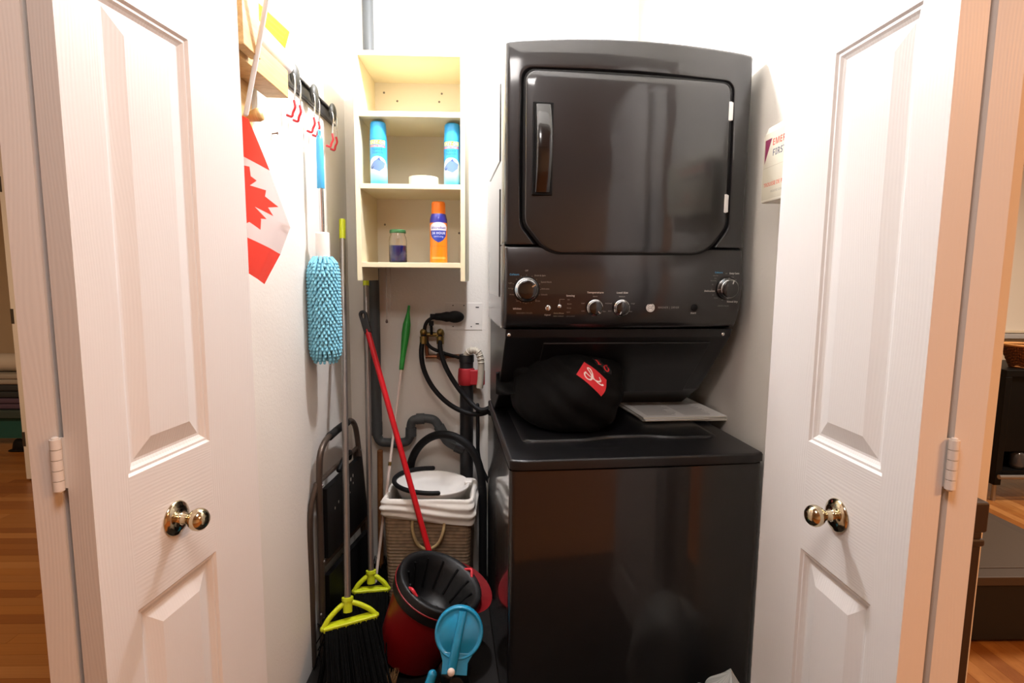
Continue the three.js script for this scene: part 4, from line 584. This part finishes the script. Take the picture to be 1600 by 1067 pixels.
{
  const mk = (name, label, pts, r, ends) => { const g = thing(name, label, 'hose', pts[0]); const P = pts.map(p => [p[0] - pts[0][0], p[1] - pts[0][1], p[2] - pts[0][2]]); sub('tube', capTube(P, r, 90, 10), M.rubber, g); if (ends) sub('coupling', rod(P[0], [P[0][0], P[0][1] - 0.03, P[0][2] + 0.004], r + 0.005), M.oldBrass, g); return g; };
  mk('supply_hose', 'black water hose from the left brass valve sweeping low to the washer', [[-0.296, 1.058, -2.250], [-0.303, 1.0, -2.235], [-0.293, 0.93, -2.225], [-0.255, 0.855, -2.215], [-0.19, 0.79, -2.205], [-0.12, 0.757, -2.195], [-0.07, 0.752, -2.19], [-0.03, 0.765, -2.185], [0.0, 0.785, -2.18]], 0.0098, true);
  mk('supply_hose', 'black water hose from the right brass valve crossing in front of the standpipe', [[-0.228, 1.058, -2.250], [-0.226, 1.01, -2.228], [-0.205, 0.945, -2.21], [-0.165, 0.875, -2.20], [-0.115, 0.812, -2.195], [-0.065, 0.775, -2.17], [-0.04, 0.778, -2.165], [0.0, 0.805, -2.165]], 0.0098, true);
  const c = thing('power_cord', 'black power cord with a heavy plug in the wall outlet', 'cord', [-0.17, 1.137, -2.27]);
  sub('plug', merge([(() => { const s = ball([0, 0, 0], 0.036, 1.05, 0.68, 0.6); return s; })(), lathe([[0, -0.045], [0.014, -0.045], [0.016, -0.02], [0.021, 0], [0.020, 0.015]], 20).rotateZ(-Math.PI / 2).translate(-0.035, 0, 0), rod([-0.10, 0, 0.002], [-0.06, 0, 0.001], 0.012)]), M.rubber, c);
  sub('cable', capTube([[-0.085, 0, 0.004], [-0.112, -0.02, 0.012], [-0.122, -0.06, 0.018], [-0.105, -0.115, 0.022], [-0.05, -0.145, 0.016], [0.015, -0.165, 0.012]], 0.0072, 50, 8), M.rubber, c);
  const d = thing('drain_hose', 'thick black hose arching over the laundry basket', 'hose', [-0.36, 0.52, -2.235]);
  sub('tube', capTube([[0.0, -0.10, 0.0], [0.015, 0.03, 0.005], [0.055, 0.10, 0.02], [0.12, 0.148, 0.055], [0.185, 0.152, 0.075], [0.25, 0.115, 0.085], [0.290, 0.045, 0.09], [0.306, -0.05, 0.095], [0.309, -0.20, 0.10], [0.309, -0.50, 0.11]], 0.0162, 90, 12), M.rubber, d);
  const e = thing('thin_cable', 'thin black cable hanging between standpipe and washer', 'cable', [-0.075, 0.79, -2.19]);
  sub('cable', capTube([[0, 0, 0], [0.002, -0.1, 0.005], [0.004, -0.2, 0.01], [0.02, -0.26, 0.015], [0.045, -0.31, 0.02]], 0.0075, 40, 8), M.rubber, e);
  const o = thing('wall_outlet', 'white outlet plate with dark slots on the back wall behind the black plug', 'outlet', [-0.135, 1.137, -2.2995]);
  sub('plate', new RoundedBoxGeometry(0.150, 0.112, 0.003, 2, 0.0012), std(0xe0dbd3, 0.7), o);
  for (const [x, y, w] of [[0.055, 0.038, 0.014], [0.055, -0.030, 0.014], [-0.045, 0.045, 0.005], [0.0, 0.045, 0.005], [-0.045, -0.042, 0.005], [0.03, -0.042, 0.005]]) sub('slot', box(x - w / 2, x + w / 2, y - 0.002, y + 0.002, 0.001, 0.0022), M.black, o);
  const v = thing('vent_pipe', 'white vertical vent pipe on the back wall above the dryer', 'pipe', [0.50, 1.6, -2.258]);
  sub('pipe', rod([0, -0.2, 0], [0, 0.84, 0], 0.04), std(0xc4c8c4, 0.5), v); sub('band', lathe([[0.0405, 0.44], [0.043, 0.445], [0.043, 0.465], [0.0405, 0.47]], 28), M.white, v);
}
// ---------- blue vacuum head ----------
{
  const g = thing('vacuum', 'blue and black floor cleaner with a domed blue cover beside the red bucket', 'vacuum', [-0.115, 0, -1.47]);
  const c = sub('cover', (() => { const N = 64, out = t => { const a = t * Math.PI * 2, r = 0.0675; let x = r * Math.sin(a), y = r * Math.cos(a) * 1.05; if (y < -0.045) { x = Math.sign(x || 1) * Math.max(Math.abs(x), 0); } return [x, y]; };
    const prof = [[1.0, -0.012], [1.0, 0.0], [0.97, 0.005], [0.91, 0.006], [0.86, 0.002], [0.80, 0.001], [0.6, 0.007], [0.3, 0.012], [0.02, 0.013]];
    return grid(N, prof.length - 1, (u, v) => { const [s, z] = prof[Math.round(v * (prof.length - 1))]; const [x, y] = out(u); return [x * s, y * s, z]; }); })(), M.blue, g, 'round blue cover with a raised ridge');
  c.position.set(0.015, 0.315, 0.02); c.rotation.set(-0.30, 0.05, -0.08);
  sub('neck', merge([grid(1, 1, (u, v) => [0, 0, 0]), (() => { const S = new THREE.Shape([[-0.036, -0.105], [0.030, -0.105], [0.030, -0.075], [0.042, -0.052], [-0.045, -0.052], [-0.036, -0.075]].map(p => new THREE.Vector2(...p))); const e = new THREE.ExtrudeGeometry(S, { depth: 0.012, bevelEnabled: true, bevelSize: 0.002, bevelThickness: 0.002, bevelSegments: 2 }); e.translate(0, 0, -0.010); return e; })()].slice(1)), M.blue, c);
  sub('ridge', grid(12, 24, (u, v) => { const a = u * Math.PI, y = -0.100 + 0.160 * v, w = 0.0115 + 0.002 * (1 - v), x0 = -0.012 + 0.018 * v; return [x0 - w * Math.cos(a), y, 0.003 + (0.014 + 0.009 * Math.sin(v * Math.PI)) * Math.pow(Math.sin(a), 0.5)]; }), M.blue, c);
  sub('button', ball([-0.012, -0.094, 0.020], 0.0105, 1, 1.05, 0.6), std(0xe6d2c4, 0.4), c, 'pale round button');
  sub('body', merge([lathe([[0, 0], [0.10, 0], [0.115, 0.01], [0.115, 0.05], [0.08, 0.085], [0.05, 0.11], [0.042, 0.17], [0.045, 0.195], [0.035, 0.21], [0, 0.213]], 40)]), std(0x131417, 0.3, { clearcoat: 0.4 }), g, 'black body');
  sub('hose_port', rod([0.01, 0.185, 0.04], [0.01, 0.19, 0.062], 0.02), std(0x1a1b1d, 0.3), g);
  sub('pedal', merge([rod([-0.072, 0.155, 0.03], [-0.060, 0.190, 0.02], 0.013), ball([-0.060, 0.190, 0.02], 0.013)]), M.blue, g);
}
{ // small scrub brush near the bottom edge
  const g = thing('scrub_brush', 'tan bristled hand brush lying on the closet floor in front of the bucket', 'brush', [-0.372, 0.0, -1.605]);
  sub('brush_block', new RoundedBoxGeometry(0.13, 0.022, 0.05, 2, 0.009).translate(0, 0.012, 0), std(0x8a6240, 0.6, { map: woodGrain }), g);
  const br = []; for (let i = 0; i < 260; i++) { const x = (rnd() - 0.5) * 0.12, z = (rnd() - 0.5) * 0.042; br.push(rod([x, 0.02, z], [x * 1.2 + 0.01 * (rnd() - 0.5), 0.066 + 0.014 * rnd(), z * 1.5 + 0.01 * (rnd() - 0.5)], 0.0011, 0.0008, 4)); } sub('bristles', merge(br), std(0xa98458, 0.8), g).userData.kind = 'stuff';
}
{ // cloth heap before the washer
  const g = thing('cloth_heap', 'crumpled grey striped cloth on the floor before the washer', 'cloth', [0.592, 0.0, -1.275]);
  const tex = dataTex(128, 128, (u, v) => { const s = Math.sin(u * 40) > 0.2 ? 0.72 : 0.82; return [s * 0.95, s * 0.96, s * 0.94]; }, true);
  sub('fabric', grid(90, 44, (u, v) => { const a = u * Math.PI * 2, c = Math.cos(a), q = Math.sin(a), t = v, b = Math.sqrt(Math.max(0, 1 - t ** 5)); const fold = 1 + 0.16 * Math.sin(a * 5 + 4 * t + 2 * noise(c * 2 + 7, q * 2 + 7)) * (0.25 + 0.75 * t) + 0.25 * (noise(c * 1.5 + 5, q * 1.5 + t * 2) - 0.5); const r = 0.125 * b * fold; const x = r * c, z = r * q * 0.8; return [x, 0.002 + (0.308 * t) * (1 - 0.10 * Math.abs(Math.sin(x * 38 + z * 15)) * t) + 0.012 * t * Math.cos(x * 60), z, u * 3, v]; }), std(0xffffff, 0.9, { map: tex }), g);
}
{ // screw hook in the left wall
  const g = thing('wall_nail', 'small rusty nail in the left closet wall below the pine rack', 'nail', [-0.605, 1.676, -1.565]);
  sub('nail', merge([rod([-0.005, 0, 0], [0.016, 0.001, 0.004], 0.0018), ball([0.016, 0.001, 0.004], 0.004, 0.4, 1, 1)]), std(0x6a4a34, 0.6, { metalness: 0.5 }), g);
}
// ---------- living room side ----------
{
  const g = thing('newel_post', 'dark brown wooden post with a moulded cap beside the right folding door', 'post', [0.925, 0, -1.075]);
  const br = std(0x2e211b, 0.55);
  sub('shaft', box(-0.050, 0.066, 0, 0.765, -0.022, 0.020, 0.003), br, g);
  sub('cap', merge([box(-0.073, 0.073, 0.792, 0.857, -0.023, 0.025, 0.006), box(-0.064, 0.064, 0.778, 0.794, -0.022, 0.022, 0.003), box(-0.071, 0.071, 0.762, 0.779, -0.023, 0.025, 0.006)]), br, g);
  const t = thing('coffee_table', 'low dark brown coffee table in the living room', 'table', [1.72, 0, -2.3]);
  sub('table_top', box(-0.5, 0.5, 0.235, 0.268, -0.5, 0.5, 0.004), std(0x3f342b, 0.6), t); sub('top_inlay', box(-0.44, 0.44, 0.267, 0.2715, -0.44, 0.44, 0.002), std(0x43382e, 0.55), t);
  sub('apron', box(-0.485, 0.485, 0.02, 0.234, -0.485, 0.485, 0.004), std(0x0b0705, 0.7), t);
  for (const [x, z] of [[-1, -1], [1, -1], [-1, 1], [1, 1]]) sub('leg', box(x * 0.44 - 0.03, x * 0.44 + 0.03, 0, 0.022, z * 0.44 - 0.03, z * 0.44 + 0.03), br, t);
  const s = thing('media_stand', 'black open media stand against the living room wall', 'stand', [3.45, 0, -3.3]);
  const K = std(0x040404, 0.5, { specularIntensity: 0.4 });
  sub('top', box(-0.5, 0.5, 0.75, 0.79, -0.22, 0.2, 0.004), K, s); sub('back', box(-0.5, 0.5, 0.16, 0.75, -0.22, -0.2), K, s); for (const x of [-0.5, 0.46]) sub('side', box(x, x + 0.04, 0.10, 0.75, -0.2, 0.2, 0.003), K, s); sub('front_panel', box(-0.46, 0.46, 0.30, 0.75, 0.16, 0.18), K, s); sub('shelf', box(-0.46, 0.46, 0.16, 0.19, -0.2, 0.2), K, s);
  for (const x of [-0.48, 0.48]) for (const z of [-0.18, 0.18]) sub('leg', rod([x, 0, z], [x, 0.10, z], 0.012), M.steel, s);
  sub('foot_rail', rod([-0.5, 0.160, 0.225], [0.5, 0.160, 0.225], 0.013), M.steel, s, 'silver rail');
  const b = thing('wicker_basket', 'orange brown wicker basket on the black media stand', 'basket', [3.13, 0.79, -3.2]);
  sub('basket_wall', grid(60, 12, (u, v) => { const a = u * Math.PI * 2, r = 0.055 + 0.045 * v + 0.006 * Math.sin(u * 120) * Math.sin(v * 40) ; return [r * Math.cos(a), 0.004 + 0.13 * v + 0.01 * Math.sin(a * 3), r * Math.sin(a)]; }), std(0x8a5a30, 0.8, { map: dataTex(64, 64, (u, v) => { const a = Math.sin(u * 50.27) * Math.sin(v * 25.13); const k = 0.55 + 0.45 * a * a + 0.3 * noise(u * 16, v * 16, 16, 16); return [k, k * 0.9, k * 0.75]; }, true, 3, 1), bumpMap: dataTex(64, 64, (u, v) => Math.abs(Math.sin(u * 50.27) * Math.sin(v * 25.13)), false, 3, 1), bumpScale: 0.006 }), b); sub('rim', new THREE.TorusGeometry(0.10, 0.008, 8, 40).rotateX(Math.PI / 2).translate(0, 0.136, 0), std(0xc08a50, 0.7), b); sub('bottom', lathe([[0, 0.002], [0.056, 0.002], [0.056, 0.008], [0, 0.008]], 30), std(0xa06a38, 0.7), b);
  const j = thing('game_console', 'pale flat box on the low shelf of the media stand', 'box', [3.30, 0.191, -3.16]); sub('case', new RoundedBoxGeometry(0.24, 0.045, 0.12, 2, 0.006).translate(0, 0.0225, 0), std(0x9a948c, 0.5), j);
  const v = thing('glass_tumbler', 'small dark glass jar on the low shelf of the media stand', 'jar', [3.12, 0.191, -3.15]); sub('glass', lathe([[0, 0], [0.035, 0], [0.038, 0.02], [0.036, 0.085], [0.025, 0.10], [0, 0.102]], 30), std(0x3a3a3c, 0.12), v);
  const w = new THREE.Group(); w.name = 'window_1'; w.userData = { kind: 'structure', label: 'living room window with a pale blind drawn down' }; w.position.set(4.7, 0, -4.4); scene.add(w);
  sub('window_frame', merge([box(-0.80, -0.74, 0.88, 2.2, 0, 0.03), box(0.74, 0.80, 0.88, 2.2, 0, 0.03), box(-0.80, 0.80, 2.2, 2.26, 0, 0.03)]), M.trim, w); sub('window_sill', box(-0.86, 0.86, 0.845, 0.88, 0, 0.09, 0.006), std(0xb9bcc0, 0.5), w); sub('blind', box(-0.74, 0.74, 0.885, 2.2, 0.004, 0.012), std(0xf4eee2, 0.8), w); sub('blind_hem', box(-0.74, 0.74, 0.885, 0.905, 0.003, 0.018, 0.004), std(0xe8ddc6, 0.7), w);
}
// ---------- bedroom side ----------
{
  const d = new THREE.Group(); d.name = 'door_3'; d.userData = { kind: 'structure', label: 'white door standing edge on at the far bedroom' }; d.position.set(-2.93, 0, -3.46); scene.add(d);
  sub('door_leaf', box(-0.02, 0.02, 0.012, 2.03, -0.78, 0, 0.002), M.trim, d); for (const y of [1.82, 1.037, 0.27]) sub('hinge_leaf', box(-0.021, -0.004, y - 0.045, y + 0.045, -0.004, 0.0025), std(0x3c362c, 0.5), d);
  const bed = thing('storage_bench', 'dark low bench piled with linen in the far left room', 'bench', [-3.78, 0, -4.35]);
  sub('seat', box(-0.4, 0.4, 0.22, 0.28, -0.2, 0.2, 0.01), std(0x3a4a48, 0.7), bed); sub('front', box(-0.38, 0.38, 0.06, 0.22, 0.12, 0.16), std(0x1e5a54, 0.7), bed); for (const x of [-0.36, 0.36]) for (const z of [-0.16, 0.14]) sub('leg', box(x - 0.02, x + 0.02, 0, 0.22, z - 0.02, z + 0.02), M.black, bed);
  const fold = (y, h, col, label, w) => { const g = thing('folded_blanket', label, 'blanket', [-3.74, y, -4.33]); const parts = []; for (let i = 0; i < 2; i++) { const b = new RoundedBoxGeometry(w, h / 2 - 0.001, 0.30, 3, h / 5); b.translate(0.01 * i, h / 4 + i * h / 2, 0); parts.push(b); } sub('fold', merge(parts), std(col, 0.9), g); };
  fold(0.281, 0.085, 0x5a4a60, 'dull purple folded blanket lowest on the dark bench', 0.5); fold(0.368, 0.10, 0x34383c, 'charcoal folded blanket in the middle of the linen pile', 0.48); fold(0.470, 0.08, 0xa8a49c, 'pale grey folded blanket on top of the linen pile', 0.5);
  const p = thing('pillow', 'small white bolster pillow on top of the linen pile', 'pillow', [-3.66, 0.553, -4.30]); const pg = new THREE.CapsuleGeometry(0.07, 0.26, 6, 20); pg.rotateZ(Math.PI / 2); pg.scale(1, 0.95, 1.1); pg.translate(0, 0.07, 0); sub('cover', pg, std(0xd2ccc2, 0.9), p);
  const s = thing('shoe', 'black shoe on the wood floor before the dark bench', 'shoe', [-3.42, 0.002, -4.08]); sub('upper', grid(24, 14, (u, v) => { const a = v * Math.PI, t = u * 2 - 1; const w = 0.045 * Math.sqrt(Math.max(0, 1 - t ** 4)), h = (0.05 + 0.045 * Math.max(0, -t)) * Math.sqrt(Math.max(0, 1 - t ** 6)); return [0.13 * t, 0.012 + h * Math.sin(a), w * Math.cos(a)]; }), M.black, s); sub('sole', new RoundedBoxGeometry(0.27, 0.014, 0.092, 2, 0.006).translate(0, 0.007, 0), M.rubber, s);
}
renderer.render(scene, camera);
